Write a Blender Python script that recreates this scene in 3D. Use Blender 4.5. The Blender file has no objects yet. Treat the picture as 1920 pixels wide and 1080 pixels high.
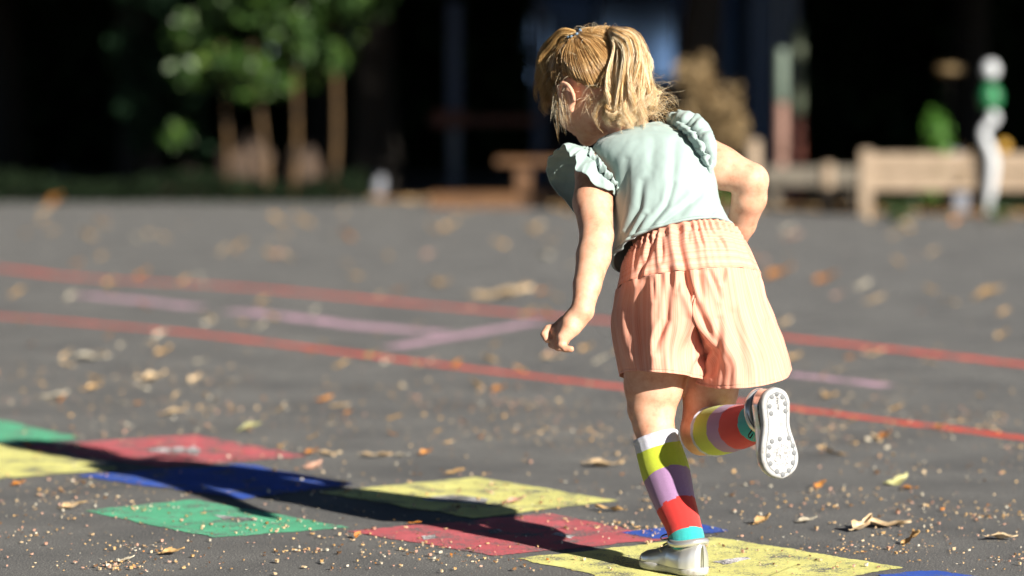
import bpy, math, random
import numpy as np
from mathutils import Vector, Matrix, noise as mnoise
random.seed(7); rng = np.random.default_rng(7)
C = bpy.context.scene.collection
sc = bpy.context.scene
# ---------------------------------------------------------------- camera, world, sun, exposure
CAMH, FPX, YH = 0.79, 5280.0, 200.0
TH = math.atan((540-YH)/FPX)
cam_d = bpy.data.cameras.new('camera'); cam = bpy.data.objects.new('camera', cam_d); C.objects.link(cam)
cam.location = (0, 0, CAMH); cam.rotation_euler = (math.pi/2-TH, 0, 0)
cam_d.sensor_width = 36; cam_d.lens = FPX/1920*36; cam_d.clip_start = .1; cam_d.clip_end = 400
cam_d.dof.use_dof = True; cam_d.dof.focus_distance = 4.80; cam_d.dof.aperture_fstop = 2.3
sc.camera = cam
SUN_AZ = Vector((.642, -.767, 0)).normalized(); SUN_EL = math.radians(24.2)
sdir = Vector((SUN_AZ.x*math.cos(SUN_EL), SUN_AZ.y*math.cos(SUN_EL), math.sin(SUN_EL)))
w = bpy.data.worlds.new('World'); sc.world = w; w.use_nodes = True
nt = w.node_tree; sky = nt.nodes.new('ShaderNodeTexSky'); sky.sky_type = 'NISHITA'; sky.sun_disc = False
sky.altitude = 2500; sky.air_density = .7; sky.dust_density = .2; sky.sun_elevation = SUN_EL; sky.sun_rotation = math.atan2(SUN_AZ.x, SUN_AZ.y)
nt.links.new(sky.outputs[0], nt.nodes['Background'].inputs[0]); nt.nodes['Background'].inputs[1].default_value = .05
sun_d = bpy.data.lights.new('sun', 'SUN'); sun = bpy.data.objects.new('sun', sun_d); C.objects.link(sun)
sun_d.energy = 5.0; sun_d.angle = math.radians(.55); sun_d.color = (1, .94, .84)
sun.rotation_euler = sdir.to_track_quat('Z', 'Y').to_euler(); sun.location = (6, -6, 8)
sc.view_settings.view_transform = 'Standard'; sc.view_settings.look = 'None'
sc.view_settings.exposure = 1.18; sc.view_settings.gamma = 1

# ---------------------------------------------------------------- helpers
c_, s_ = math.cos(TH), math.sin(TH)
def ray(u, v):
    x = (u-960)/FPX; y = (540-v)/FPX
    return np.array([x, c_+y*s_, -s_+y*c_])
def W(u, v, Y):
    d = ray(u, v); return np.array([0, 0, CAMH])+d*(Y/d[1])
def G(u, v, z=0.0):
    d = ray(u, v); return np.array([0, 0, CAMH])+d*((z-CAMH)/d[2])
def P(p):   # world -> design pixels
    q = np.asarray(p, float)-np.array([0, 0, CAMH])
    f = q[..., 1]*c_-q[..., 2]*s_; up = q[..., 1]*s_+q[..., 2]*c_
    return np.stack([960+FPX*q[..., 0]/f, 540-FPX*up/f], -1)
def nrm(v): v = np.asarray(v, float); return v/np.linalg.norm(v)
def smooth(x): x = np.clip(x, 0, 1); return x*x*(3-2*x)
def tag(o, label=None, cat=None, group=None, kind=None):
    if label: o['label'] = label
    if cat: o['category'] = cat
    if group: o['group'] = group
    if kind: o['kind'] = kind
    return o
def mesh_obj(name, V, F, mats, parent=None, sm=True, mi=None, uv=None):
    me = bpy.data.meshes.new(name)
    V = np.asarray(V, float)
    me.from_pydata(V.tolist() if len(V) < 200000 else V.tolist(), [], [tuple(int(i) for i in f) for f in F])
    if not isinstance(mats, (list, tuple)): mats = [mats]
    for m in mats: me.materials.append(m)
    if mi is not None: me.polygons.foreach_set('material_index', np.asarray(mi, np.int32))
    if sm: me.polygons.foreach_set('use_smooth', np.ones(len(me.polygons), bool))
    if uv is not None:
        l = me.uv_layers.new(name='UVMap'); idx = np.zeros(len(me.loops), np.int32); me.loops.foreach_get('vertex_index', idx)
        l.data.foreach_set('uv', np.asarray(uv, np.float32)[idx].ravel())
    me.update(); o = bpy.data.objects.new(name, me); C.objects.link(o)
    if parent: o.parent = parent
    return o
def empty(name, loc=(0, 0, 0), rz=0):
    o = bpy.data.objects.new(name, None); C.objects.link(o); o.location = loc; o.rotation_euler = (0, 0, rz); o.empty_display_size = .1
    return o
class MB:
    def __init__(s): s.V = []; s.F = []; s.M = []; s.n = 0
    def add(s, V, F, m=0):
        V = np.asarray(V, float); s.V.append(V); s.F += [tuple(i+s.n for i in f) for f in F]; s.M += [m]*len(F); s.n += len(V)
    def build(s, name, mats, parent=None, sm=True):
        return mesh_obj(name, np.concatenate(s.V), s.F, mats, parent, sm, s.M)
def grid_faces(rows, cols, wrap):
    F = []
    for i in range(rows-1):
        for j in range(cols if wrap else cols-1):
            a = i*cols+j; b = i*cols+(j+1) % cols; F.append((a, b, b+cols, a+cols))
    return F
def catrows(keys, t):   # keys (k,...) , t params 0..k-1
    K = np.asarray(keys, float); n = len(K); out = []
    for x in np.atleast_1d(t):
        i = min(int(x), n-2); f = x-i
        p1, p2 = K[i], K[i+1]; p0 = K[i-1] if i > 0 else 2*p1-p2; p3 = K[i+2] if i+2 < n else 2*p2-p1
        out.append(.5*(2*p1+(p2-p0)*f+(2*p0-5*p1+4*p2-p3)*f*f+(3*p1-p0-3*p2+p3)*f**3))
    return np.array(out)
def tube(pts, rad, n=24, caps=True, m=None):
    pts = np.asarray(pts, float); rad = np.asarray(rad, float)*np.ones(len(pts))
    if m: t = np.linspace(0, len(pts)-1, m); pts = catrows(pts, t); rad = catrows(rad[:, None], t)[:, 0]
    T = np.gradient(pts, axis=0); T /= np.linalg.norm(T, axis=1)[:, None]+1e-12
    a = nrm(np.cross(T[0], [0, 0, 1] if abs(T[0][2]) < .9 else [0, 1, 0])); V = []
    for i in range(len(pts)):
        a = nrm(a-T[i]*np.dot(a, T[i])); b = np.cross(T[i], a)
        th = np.linspace(0, 2*np.pi, n, endpoint=False)
        V.append(pts[i]+rad[i]*(np.cos(th)[:, None]*a+np.sin(th)[:, None]*b))
    V = np.concatenate(V); F = grid_faces(len(pts), n, True)
    if caps:
        F.append(tuple(range(n))[::-1]); F.append(tuple(range(len(V)-n, len(V))))
    return V, F
def ball(c, r, n=16, sc3=(1, 1, 1), rot=None):
    th = np.linspace(0, np.pi, n//2+1); ph = np.linspace(0, 2*np.pi, n, endpoint=False)
    V = np.array([[math.sin(a)*math.cos(b), math.sin(a)*math.sin(b), math.cos(a)] for a in th for b in ph])*r*np.asarray(sc3)
    if rot is not None: V = V@np.asarray(rot).T
    return V+np.asarray(c), grid_faces(n//2+1, n, True)
def box(x0, x1, y0, y1, z0, z1, bev=0):
    b = bev
    V = []
    for z, q in ((z0, b), (z0+b, 0), (z1-b, 0), (z1, b)) if b else ((z0, 0), (z1, 0)):
        V += [(x0+q, y0+q, z), (x1-q, y0+q, z), (x1-q, y1-q, z), (x0+q, y1-q, z)]
    k = len(V)//4; F = grid_faces(k, 4, True); F.append((3, 2, 1, 0)); F.append(tuple(range(len(V)-4, len(V))))
    return V, F
# ---------------------------------------------------------------- materials
def mat(name, col, rough=.6, **kw):
    m = bpy.data.materials.new(name); m.use_nodes = True; b = m.node_tree.nodes['Principled BSDF']
    b.inputs['Base Color'].default_value = (*col, 1); b.inputs['Roughness'].default_value = rough
    for k, v in kw.items(): b.inputs[k.replace('_', ' ')].default_value = v
    return m
def nd(m, t, **kw):
    n = m.node_tree.nodes.new(t)
    for k, v in kw.items(): setattr(n, k, v)
    return n
def lk(m, a, b): m.node_tree.links.new(a, b)
def bsdf(m): return m.node_tree.nodes['Principled BSDF']
def ramp(m, fac, stops):
    r = nd(m, 'ShaderNodeValToRGB'); e = r.color_ramp.elements
    while len(e) < len(stops): e.new(.5)
    for el, (p, c) in zip(e, stops): el.position = p; el.color = (*c, 1)
    lk(m, fac, r.inputs[0]); return r.outputs[0]
def noi(m, scale, detail=4, rough=.6, vec=None, dist=0):
    n = nd(m, 'ShaderNodeTexNoise'); n.inputs['Scale'].default_value = scale; n.inputs['Detail'].default_value = detail
    n.inputs['Roughness'].default_value = rough; n.inputs['Distortion'].default_value = dist
    if vec is None:
        g = nd(m, 'ShaderNodeNewGeometry'); vec = g.outputs['Position']
    lk(m, vec, n.inputs['Vector']); return n.outputs['Fac']
def bump(m, h, strength=.3, dist=.002):
    b = nd(m, 'ShaderNodeBump'); b.inputs['Strength'].default_value = strength; b.inputs['Distance'].default_value = dist
    lk(m, h, b.inputs['Height']); lk(m, b.outputs[0], bsdf(m).inputs['Normal']); return b
def nmat(name, stops, scale, rough=.7, bs=.3, bd=.002, detail=5, **kw):
    m = mat(name, stops[0][1], rough, **kw); f = noi(m, scale, detail); lk(m, ramp(m, f, stops), bsdf(m).inputs['Base Color'])
    if bs: bump(m, f, bs, bd)
    return m
def mixc(m, fac, a, b):
    x = nd(m, 'ShaderNodeMix', data_type='RGBA'); lk(m, fac, x.inputs[0])
    for s, i in ((a, 6), (b, 7)):
        if isinstance(s, tuple): x.inputs[i].default_value = (*s, 1)
        else: lk(m, s, x.inputs[i])
    return x.outputs[2]
def asphalt_color(m):
    f = noi(m, 300, 5, .8); base = ramp(m, f, [(.34, (.015, .015, .016)), (.45, (.095, .096, .097)), (.55, (.17, .170, .168)), (.66, (.60, .57, .52))])
    big = noi(m, .9, 4, .55); c = mixc(m, ramp(m, big, [(.35, (0, 0, 0)), (.7, (.35, .35, .35))]), base, (.12, .121, .123))
    return c, f
def make_asphalt():
    m = mat('asphalt', (.1, .1, .1), .85); c, f = asphalt_color(m)
    g = noi(m, 3.2, 5, .6)
    mu = nd(m, 'ShaderNodeMix', data_type='RGBA', blend_type='MULTIPLY'); mu.inputs[0].default_value = 1
    lk(m, c, mu.inputs[6]); lk(m, ramp(m, g, [(.3, (.72, .72, .73)), (.7, (1.26, 1.24, 1.20))]), mu.inputs[7])
    lk(m, mu.outputs[2], bsdf(m).inputs['Base Color']); bump(m, noi(m, 170, 5, .75), 1.0, .007); return m
def paint(name, col, wear=.42, pale=None):
    m = mat(name, col, .75); a, f = asphalt_color(m)
    n1 = noi(m, 330, 3, .75); n2 = noi(m, 14, 4, .6)
    ad = nd(m, 'ShaderNodeMath', operation='MULTIPLY_ADD'); lk(m, n2, ad.inputs[0]); ad.inputs[1].default_value = .85; lk(m, n1, ad.inputs[2])
    fac = ramp(m, ad.outputs[0], [(wear+.34, (0, 0, 0)), (wear+.40, (1, 1, 1))])
    pc = ramp(m, noi(m, 9, 5, .65), [(.3, tuple(x*.82 for x in col)), (.55, col), (.75, tuple(min(1, x*1.1+.04) for x in col))])
    lk(m, mixc(m, fac, a, pc), bsdf(m).inputs['Base Color']); bump(m, noi(m, 170, 5, .75), .9, .005); return m
M = {}
M['asphalt'] = make_asphalt()
M['yellow'] = paint('yellow_paint', (.80, .77, .26), .46); M['green'] = paint('green_paint', (.11, .50, .28), .46)
M['red'] = paint('red_paint', (.60, .12, .14), .49); M['blue'] = paint('blue_paint', (.03, .10, .50), .46)
M['line'] = paint('line_paint', (.78, .09, .05), .47); M['chalk'] = paint('chalk', (.66, .40, .52), .50)
M['white'] = paint('white_paint', (.88, .84, .86), .60)
M['earth'] = nmat('earth', [(.3, (.03, .02, .012)), (.6, (.08, .052, .028)), (.8, (.15, .095, .045))], 9, .95, .6, .02)

# ---------------------------------------------------------------- ground
def flat_poly(name, pts, z, m, jit=.004, step=.03, parent=None, sub=True):
    out = []
    n = len(pts)
    for i in range(n):
        a = np.array(pts[i][:2]); b = np.array(pts[(i+1) % n][:2]); k = max(1, int(np.linalg.norm(b-a)/step))
        for j in range(k):
            p = a+(b-a)*j/k; nn = mnoise.noise(Vector((p[0]*17, p[1]*17, 3))); n2 = mnoise.noise(Vector((p[0]*90, p[1]*90, 9)))
            d = nrm(np.array([b[1]-a[1], a[0]-b[0]])); p = p+d*(nn*jit*1.5+n2*jit*.7); out.append((p[0], p[1], z))
    return mesh_obj(name, out, [tuple(range(len(out)))], m, parent, sm=False)
gnd = mesh_obj('ground', [(-150, -60, -.06), (150, -60, -.06), (150, 250, -.06), (-150, 250, -.06)], [(0, 1, 2, 3)], M['earth'], sm=False); tag(gnd, kind='structure')
gl, gr_ = G(-900, 350), G(2900, 417)
e0, e1 = G(0, 357), G(1920, 405)
dd = e1-e0; L0 = e0-dd*2; R0 = e1+dd*1.2
pg = mesh_obj('playground_asphalt', [(-40, -30, 0), (40, -30, 0), (R0[0]+20, R0[1]-8, 0), (R0[0], R0[1], 0), (L0[0], L0[1], 0), (-40, L0[1], 0)], [(0, 1, 2, 3, 4, 5)], M['asphalt'], sm=False); tag(pg, kind='structure')

# painted hopscotch
def square(px, mk, label, z, number=None):
    o = flat_poly('painted_square', [G(*p) for p in px], z, M[mk], .0075, .005)
    tag(o, label, 'painted square', 'painted hopscotch squares')
    for i, blob in enumerate(number or []):
        flat_poly('worn_number', [G(*p) for p in blob], z+.0008, M['white'], .006, .01, parent=o)
    return o
square([(968, 1048), (1340, 1007), (1692, 1065), (1330, 1125)], 'yellow', 'yellow painted square under the white shoe of the standing foot', .0012,
       [[(1330, 1055), (1400, 1046), (1410, 1050), (1360, 1060)]])
square([(1160, 1000), (1310, 984), (1370, 997), (1230, 1011)], 'blue', 'small blue painted patch showing behind the ankle of the standing leg', .0019)
square([(652, 997), (1035, 963), (1256, 1011), (925, 1043)], 'red', 'worn red painted square littered with crumbs between the two sharp yellow ones', .0012,
       [[(790, 1007), (818, 1003), (822, 1010), (795, 1014)], [(1045, 1000), (1075, 1006), (1070, 1012), (1030, 1004)], [(915, 995), (940, 993), (948, 999), (920, 1003)]])
square([(598, 925), (893, 896), (1157, 940), (888, 973)], 'yellow', 'yellow painted square with a pink leaf lying on it in the middle of the path', .0019,
       [[(790, 935), (850, 930), (920, 938), (905, 948), (850, 944), (795, 940)]])
square([(157, 959), (365, 938), (655, 990), (401, 1009)], 'green', 'green painted square crossed by the narrow arm shadow', .0012,
       [[(400, 967), (470, 972), (485, 979), (420, 975)]])
square([(142, 893), (456, 871), (662, 909), (456, 937)], 'blue', 'blue painted square almost wholly covered by the long shadow', .0019)
square([(20, 838), (365, 816), (574, 856), (300, 876)], 'red', 'pink red painted square with a smeared white number in it', .0012,
       [[(276, 843), (300, 839), (325, 843), (318, 851), (285, 849)], [(318, 842), (345, 838), (350, 849), (325, 852)], [(350, 843), (362, 837), (375, 848), (368, 856), (352, 853)]])
square([(-170, 868), (5, 833), (221, 880), (-30, 902)], 'yellow', 'yellow painted square cut by the left picture edge', .0019)
square([(-160, 800), (5, 789), (150, 822), (10, 836)], 'green', 'pale green painted square at the far left end of the row', .0012)
square([(1640, 1078), (1760, 1070), (1850, 1085), (1700, 1100)], 'blue', 'sliver of blue paint at the bottom right picture edge', .0012)
def stripe(px, hw, mk, label, z=.0010, cat='painted line', group=None):
    g = np.array([G(*p) for p in px]); t = np.linspace(0, len(g)-1, 90); g = catrows(g, t); T = np.gradient(g, axis=0)[:, :2]; T /= np.linalg.norm(T, axis=1)[:, None]
    N = np.stack([-T[:, 1], T[:, 0]], 1); ww = np.array([hw*(1+.25*mnoise.noise(Vector((q[0]*5, q[1]*5, 0)))) for q in g])[:, None]
    A = np.c_[g[:, :2]+N*ww, np.full(90, z)]; B = np.c_[g[:, :2]-N*ww, np.full(90, z)]
    V = np.stack([A, B], 1).reshape(-1, 3); o = mesh_obj('painted_line' if mk == 'line' else 'chalk_stroke', V, grid_faces(90, 2, False), M[mk], sm=False)
    tag(o, label, cat, group); return o
stripe([(-200, 583), (0, 593), (330, 622), (560, 650), (800, 681), (1100, 718), (1400, 755), (1640, 786), (1920, 822), (2200, 862)], .033, 'line', 'nearer bright red painted line running behind the raised shoe', group='long red lines across the asphalt')
stripe([(-200, 485), (0, 503), (130, 519), (300, 530), (490, 542), (850, 577), (1150, 603), (1500, 636), (1920, 684), (2200, 716)], .042, 'line', 'farther faded red painted line running behind the hand', group='long red lines across the asphalt')
stripe([(150, 553), (260, 564), (372, 577)], .055, 'chalk', 'short pink chalk stroke at left between the red lines', cat='chalk stroke')
stripe([(440, 583), (560, 597), (660, 610), (830, 625)], .065, 'chalk', 'long pink chalk stroke in the middle between the red lines', z=.0014, cat='chalk stroke')
stripe([(735, 652), (850, 632), (1010, 604)], .045, 'chalk', 'pink chalk stroke slanting up towards the hand', z=.0020, cat='chalk stroke')
stripe([(1480, 702), (1560, 711), (1665, 724)], .035, 'chalk', 'pale violet chalk stroke right of the shorts', cat='chalk stroke')

# ---------------------------------------------------------------- leaves and crumbs
def leaf_mat(name, a, b, tr=.25):
    m = mat(name, a, .6); f = noi(m, 60, 5, .65); lk(m, ramp(m, f, [(.3, tuple(x*.6 for x in b)), (.45, b), (.65, a)]), bsdf(m).inputs['Base Color']); bump(m, noi(m, 180, 3), .5, .002)
    return m
LM = {'cream': leaf_mat('leaf_cream', (.66, .52, .34), (.48, .33, .18)), 'tan': leaf_mat('leaf_tan', (.62, .42, .20), (.44, .26, .10)),
      'orange': leaf_mat('leaf_orange', (.60, .26, .05), (.36, .13, .02)), 'pale': leaf_mat('leaf_pale', (.62, .58, .48), (.46, .40, .30)),
      'green': leaf_mat('leaf_pale_green', (.55, .55, .30), (.40, .38, .15)), 'pink': leaf_mat('leaf_pink', (.56, .34, .25), (.40, .22, .15)), 'brown': leaf_mat('leaf_brown', (.25, .13, .05), (.12, .06, .025))}
def leaf_mesh(kind, seed):
    r = random.Random(seed); n, m_ = 15, 9; V = []
    asp = r.uniform(.45, .72); curl = r.uniform(.3, 1.1); fold = r.uniform(.15, .6); tw = r.uniform(-.4, .4); bd = r.uniform(-.25, .25)
    for i in range(n):
        t = i/(n-1); wd = asp*(math.sin(math.pi*t**.8)**.75)*(1-.35*t)+.004
        for j in range(m_):
            s = j/(m_-1)*2-1; x = t-.5; y = s*wd*.5*(1+.12*math.sin(i*2.3+seed+(2 if s > 0 else 0))); z = fold*abs(y)*.8+curl*.32*(x*x)+.04*math.sin(x*9+s*3+seed)
            y += bd*math.sin(t*3); a = tw*x; y, z = y*math.cos(a)-z*math.sin(a), y*math.sin(a)+z*math.cos(a); V.append((x, y, z))
    V = np.array(V)
    for k in range(8):   # stem
        pass
    st, sf = tube([(-.48, 0, .06), (-.58, .02, .06), (-.68, .05, .09)], [.012, .01, .008], 5)
    F = grid_faces(n, m_, False); k = len(V); V = np.concatenate([V, st]); F += [tuple(i+k for i in f) for f in sf]
    if kind == 'tri':
        V[:, 2] *= 1.3
    V[:, 2] -= V[:, 2].min()
    return V, F
leaf_cache = {}
def leaf(px, py, wpx, col, label, kind='flat', rz=None, tilt=0, seed=None, group=None):
    seed = random.randrange(6) if seed is None else seed
    key = (kind, seed, col)
    if key not in leaf_cache:
        V, F = leaf_mesh(kind, seed); me = mesh_obj('dry_leaf', V, F, LM[col]).data
        leaf_cache[key] = me; o = [q for q in bpy.data.objects if q.data == me][0]
    else:
        o = bpy.data.objects.new('dry_leaf', leaf_cache[key]); C.objects.link(o)
    g = G(px, py); L = wpx*g[1]/FPX
    o.scale = (L, L, L*(1.0 if kind == 'flat' else 1.4)); o.location = (g[0], g[1], .003)
    o.rotation_euler = (tilt*.6, -tilt, rz if rz is not None else random.uniform(-.5, .5)+random.choice([0, math.pi]))
    if tilt: o.location.z += abs(math.sin(tilt))*L*.25
    tag(o, label, 'leaf', group or 'fallen leaves on the asphalt'); return o
LEAVES = [
 (1668, 990, 85, 'cream', 'long cream curled leaf, biggest on the asphalt, lower right', 'flat', .1, 0), (1618, 995, 62, 'cream', 'crumpled cream leaf touching the left end of the biggest leaf', 'tri', .8, .3),
 (1712, 1022, 44, 'tan', 'tan leaf standing on edge below the biggest cream leaf', 'tri', -.3, .7), (1880, 1014, 58, 'cream', 'flat cream leaf near the lower right picture corner', 'flat', 0, 0),
 (1432, 984, 36, 'tan', 'small tan triangular leaf just above the near yellow square', 'tri', .3, .5), (1515, 981, 38, 'pale', 'thin pale curled leaf between the triangular leaf and the biggest leaf', 'flat', .2, .2),
 (1683, 908, 48, 'green', 'pale greenish leaf leaning on a brown one at right', 'tri', .5, .35), (1706, 919, 32, 'orange', 'orange brown leaf under the pale greenish leaf', 'flat', -.3, 0),
 (1540, 917, 26, 'orange', 'deep orange crumpled leaf right below the raised shoe', 'tri', .4, .5), (1556, 854, 50, 'tan', 'amber leaf with dark shaded end right of the raised shoe', 'flat', 3.0, .3),
 (1661, 824, 28, 'orange', 'bright orange upright leaf below the red line at right', 'tri', 0, .6), (1662, 842, 18, 'pale', 'tiny pale leaf right below the bright orange upright leaf', 'flat', 1, .3),
 (1141, 960, 54, 'tan', 'tan curled leaf between the yellow square and the striped sock', 'flat', 2.9, .1), (1135, 876, 70, 'cream', 'long flat cream leaf level with the top of the striped sock', 'flat', .05, 0),
 (968, 945, 40, 'pink', 'pinkish leaf lying on the yellow square', 'flat', .2, .3), (945, 949, 16, 'brown', 'small dark brown leaf on the yellow square', 'tri', 1, .5),
 (708, 858, 56, 'cream', 'flat cream oval leaf right of the pink red square tip', 'flat', 0, 0), (800, 854, 25, 'orange', 'round orange leaf right of the flat cream oval leaf', 'tri', .5, .3),
 (620, 854, 42, 'cream', 'cream leaf at the tip of the pink red square', 'flat', .1, 0), (585, 854, 26, 'orange', 'yellow orange leaf touching the tip of the pink red square', 'tri', .2, .3),
 (588, 879, 38, 'pink', 'pinkish leaf just below the tip of the pink red square', 'tri', .6, .3), (855, 890, 36, 'tan', 'tan leaf just above the top corner of the middle yellow square', 'flat', .3, .2),
 (755, 857, 28, 'pale', 'whitish leaf between the cream oval leaf and the round orange leaf', 'flat', .1, 0), (655, 922, 18, 'orange', 'small orange leaf on the left end of the middle yellow square edge', 'flat', .1, .2),
 (292, 716, 46, 'cream', 'larger of two cream leaves side by side at left', 'tri', .2, .3), (366, 717, 32, 'cream', 'smaller of two cream leaves side by side at left', 'tri', .9, .4),
 (326, 781, 46, 'cream', 'cream leaf alone above the pink red square', 'flat', .1, .2), (470, 809, 44, 'green', 'pale green and cream leaf above the right part of the pink red square', 'flat', .2, .3),
 (105, 746, 50, 'pale', 'whitish leaf above the pale green square at left', 'flat', 0, .2), (178, 732, 30, 'tan', 'tan leaf between the whitish leaf and the two cream leaves', 'tri', .4, .3),
 (610, 753, 30, 'orange', 'orange leaf beside a cream one below the nearer red line', 'tri', .3, .3), (638, 764, 36, 'cream', 'cream leaf touching an orange one below the nearer red line', 'flat', .1, .1),
 (741, 788, 28, 'tan', 'tan leaf alone below the middle of the nearer red line', 'flat', .1, .3), (937, 736, 28, 'orange', 'orange leaf left of the thigh below the red line', 'tri', .1, .4),
 (309, 666, 32, 'tan', 'tan blurred leaf just below the nearer red line at left', 'tri', .2, .5), (172, 675, 66, 'pale', 'long faint blurred leaf below the nearer red line at far left', 'flat', .1, 0),
 (946, 558, 108, 'cream', 'long cream leaf clump left of the forearm, below the farther red line', 'flat', 0, .15), (1036, 674, 42, 'cream', 'cream leaf right below the hand', 'flat', 0, .1),
 (1102, 659, 26, 'tan', 'tan leaf right of the hand below the wrist', 'tri', 0, .5), (451, 468, 28, 'tan', 'tan round blurred leaf high on the left asphalt', 'tri', 0, .7),
 (269, 522, 28, 'orange', 'orange blurred leaf on the farther red line at left', 'tri', 0, .7), (343, 533, 27, 'tan', 'tan blurred leaf right of the orange one near the farther red line', 'tri', 0, .6),
 (208, 536, 27, 'tan', 'tan blurred leaf above the short pink chalk stroke', 'tri', 0, .6), (1641, 566, 38, 'cream', 'cream blurred leaf right of the shorts above the farther red line', 'flat', 0, .4),
 (1551, 529, 46, 'orange', 'orange blurred leaf right of the shorts, higher up', 'flat', 0, .4), (1643, 666, 34, 'cream', 'cream blurred leaf just below the farther red line at right', 'flat', 0, .3),
 (1855, 560, 56, 'tan', 'wide tan blurred leaf near the right picture edge', 'flat', 0, .4), (1880, 634, 25, 'tan', 'round tan leaf near right edge above the farther red line end', 'tri', 0, .6),
 (1462, 521, 58, 'orange', 'wide orange blurred leaf right beside the shorts', 'flat', 0, .4), (1471, 611, 30, 'cream', 'cream blurred leaf touching the right edge of the shorts', 'tri', 0, .5),
 (1680, 769, 28, 'tan', 'tan leaf right on the upper side of the nearer red line', 'flat', 0, .4), (105, 390, 40, 'orange', 'orange blurred leaf far away at left near the asphalt edge', 'tri', 0, .7),
 (845, 431, 34, 'tan', 'tan blurred leaf far away left of the ruffled sleeve', 'tri', 0, .6), (140, 955, 48, 'cream', 'cream leaf at the left tip of the green square', 'flat', .2, .2),
 (325, 1041, 46, 'tan', 'tan leaf with stem below the green square', 'flat', .1, .2), (237, 1054, 34, 'pale', 'pale torn leaf near the bottom picture edge at left', 'flat', .1, .3),
 (672, 1010, 20, 'orange', 'small orange leaf between the green square and the worn red square', 'tri', 1, .6), (36, 911, 28, 'orange', 'orange leaf below the left yellow square', 'flat', .5, .2),
 (490, 616, 24, 'pale', 'pale blurred leaf just above the nearer red line, left of middle', 'tri', 0, .6), (698, 673, 26, 'tan', 'tan leaf on the upper side of the nearer red line', 'tri', 0, .5),
 (640, 689, 26, 'tan', 'tan leaf below the nearer red line left of a whitish one', 'tri', 0, .5), (727, 684, 22, 'pale', 'whitish leaf on the nearer red line', 'tri', 0, .5),
 (778, 985, 26, 'orange', 'leaf lying in the shadow below the middle yellow square', 'flat', .1, .1)]
for a in LEAVES:
    leaf(a[0], a[1], a[2], a[3], a[4], a[5], a[6], a[7])
cols = ['tan', 'tan', 'cream', 'orange', 'pink', 'pale', 'tan']
for i in range(190):     # small look-alike leaves
    py = 392+(random.random()**1.15)*450; px = random.uniform(0, 1900)
    leaf(px, py, random.uniform(13, 32)*(1.0 if py < 520 else 1), random.choice(cols), 'small dry leaf lying alone, blurred, on the open asphalt', random.choice(['flat', 'tri']), None, random.uniform(.2, .8), group='small blurred leaves scattered over the asphalt')
def crumbs():
    mbs = MB(); mk = ['cream', 'tan', 'orange', 'pale', 'pink', 'brown']
    clusters = [(random.uniform(0, 1920), random.uniform(700, 1075), random.uniform(15, 70)) for _ in range(95)]
    N = 4700
    for i in range(N):
        if random.random() < .6:
            c = random.choice(clusters); px = random.gauss(c[0], c[2]*1.6); py = random.gauss(c[1], c[2]*.25)
        else:
            px = random.uniform(-40, 1960); py = 640+435*random.random()**.75 if random.random() < .93 else random.uniform(420, 640)
        if py < 400 or py > 1100: continue
        g = G(px, py); dn = .35+.65*smooth((py-600)/200)
        if random.random() > dn+.2: continue
        r = random.choice([.0014, .0018, .0022, .0028, .0036, .005])*random.uniform(.6, 1.1)
        if py < 900 and random.random() < .3: r *= 1.5
        n = 5; a0 = random.random()*6; ph = [a0+k*2*math.pi/n for k in range(n)]; st = random.uniform(.4, 1); rz = random.random()*6; th = random.uniform(.3, 1.1)*r
        top = [(math.cos(a)*r*random.uniform(.6, 1.2), math.sin(a)*r*st*random.uniform(.6, 1.2), th*random.uniform(.6, 1.3)) for a in ph]
        bot = [(x*.8, y*.8, 0) for x, y, z in top]
        V = [(g[0]+x*math.cos(rz)-y*math.sin(rz), g[1]+x*math.sin(rz)+y*math.cos(rz), .0025+z) for x, y, z in bot+top]
        mbs.add(V, [(0, 1, 6, 5), (1, 2, 7, 6), (2, 3, 8, 7), (3, 4, 9, 8), (4, 0, 5, 9), (5, 6, 7, 8, 9)], random.choices(range(6), [4, 5, .4, 3, 3, 3])[0])
    o = mbs.build('leaf_crumbs', [LM[k] for k in mk], sm=False); tag(o, 'crumbled dry leaf bits and grit strewn over the asphalt', 'leaf crumbs', kind='stuff')
crumbs()

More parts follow.
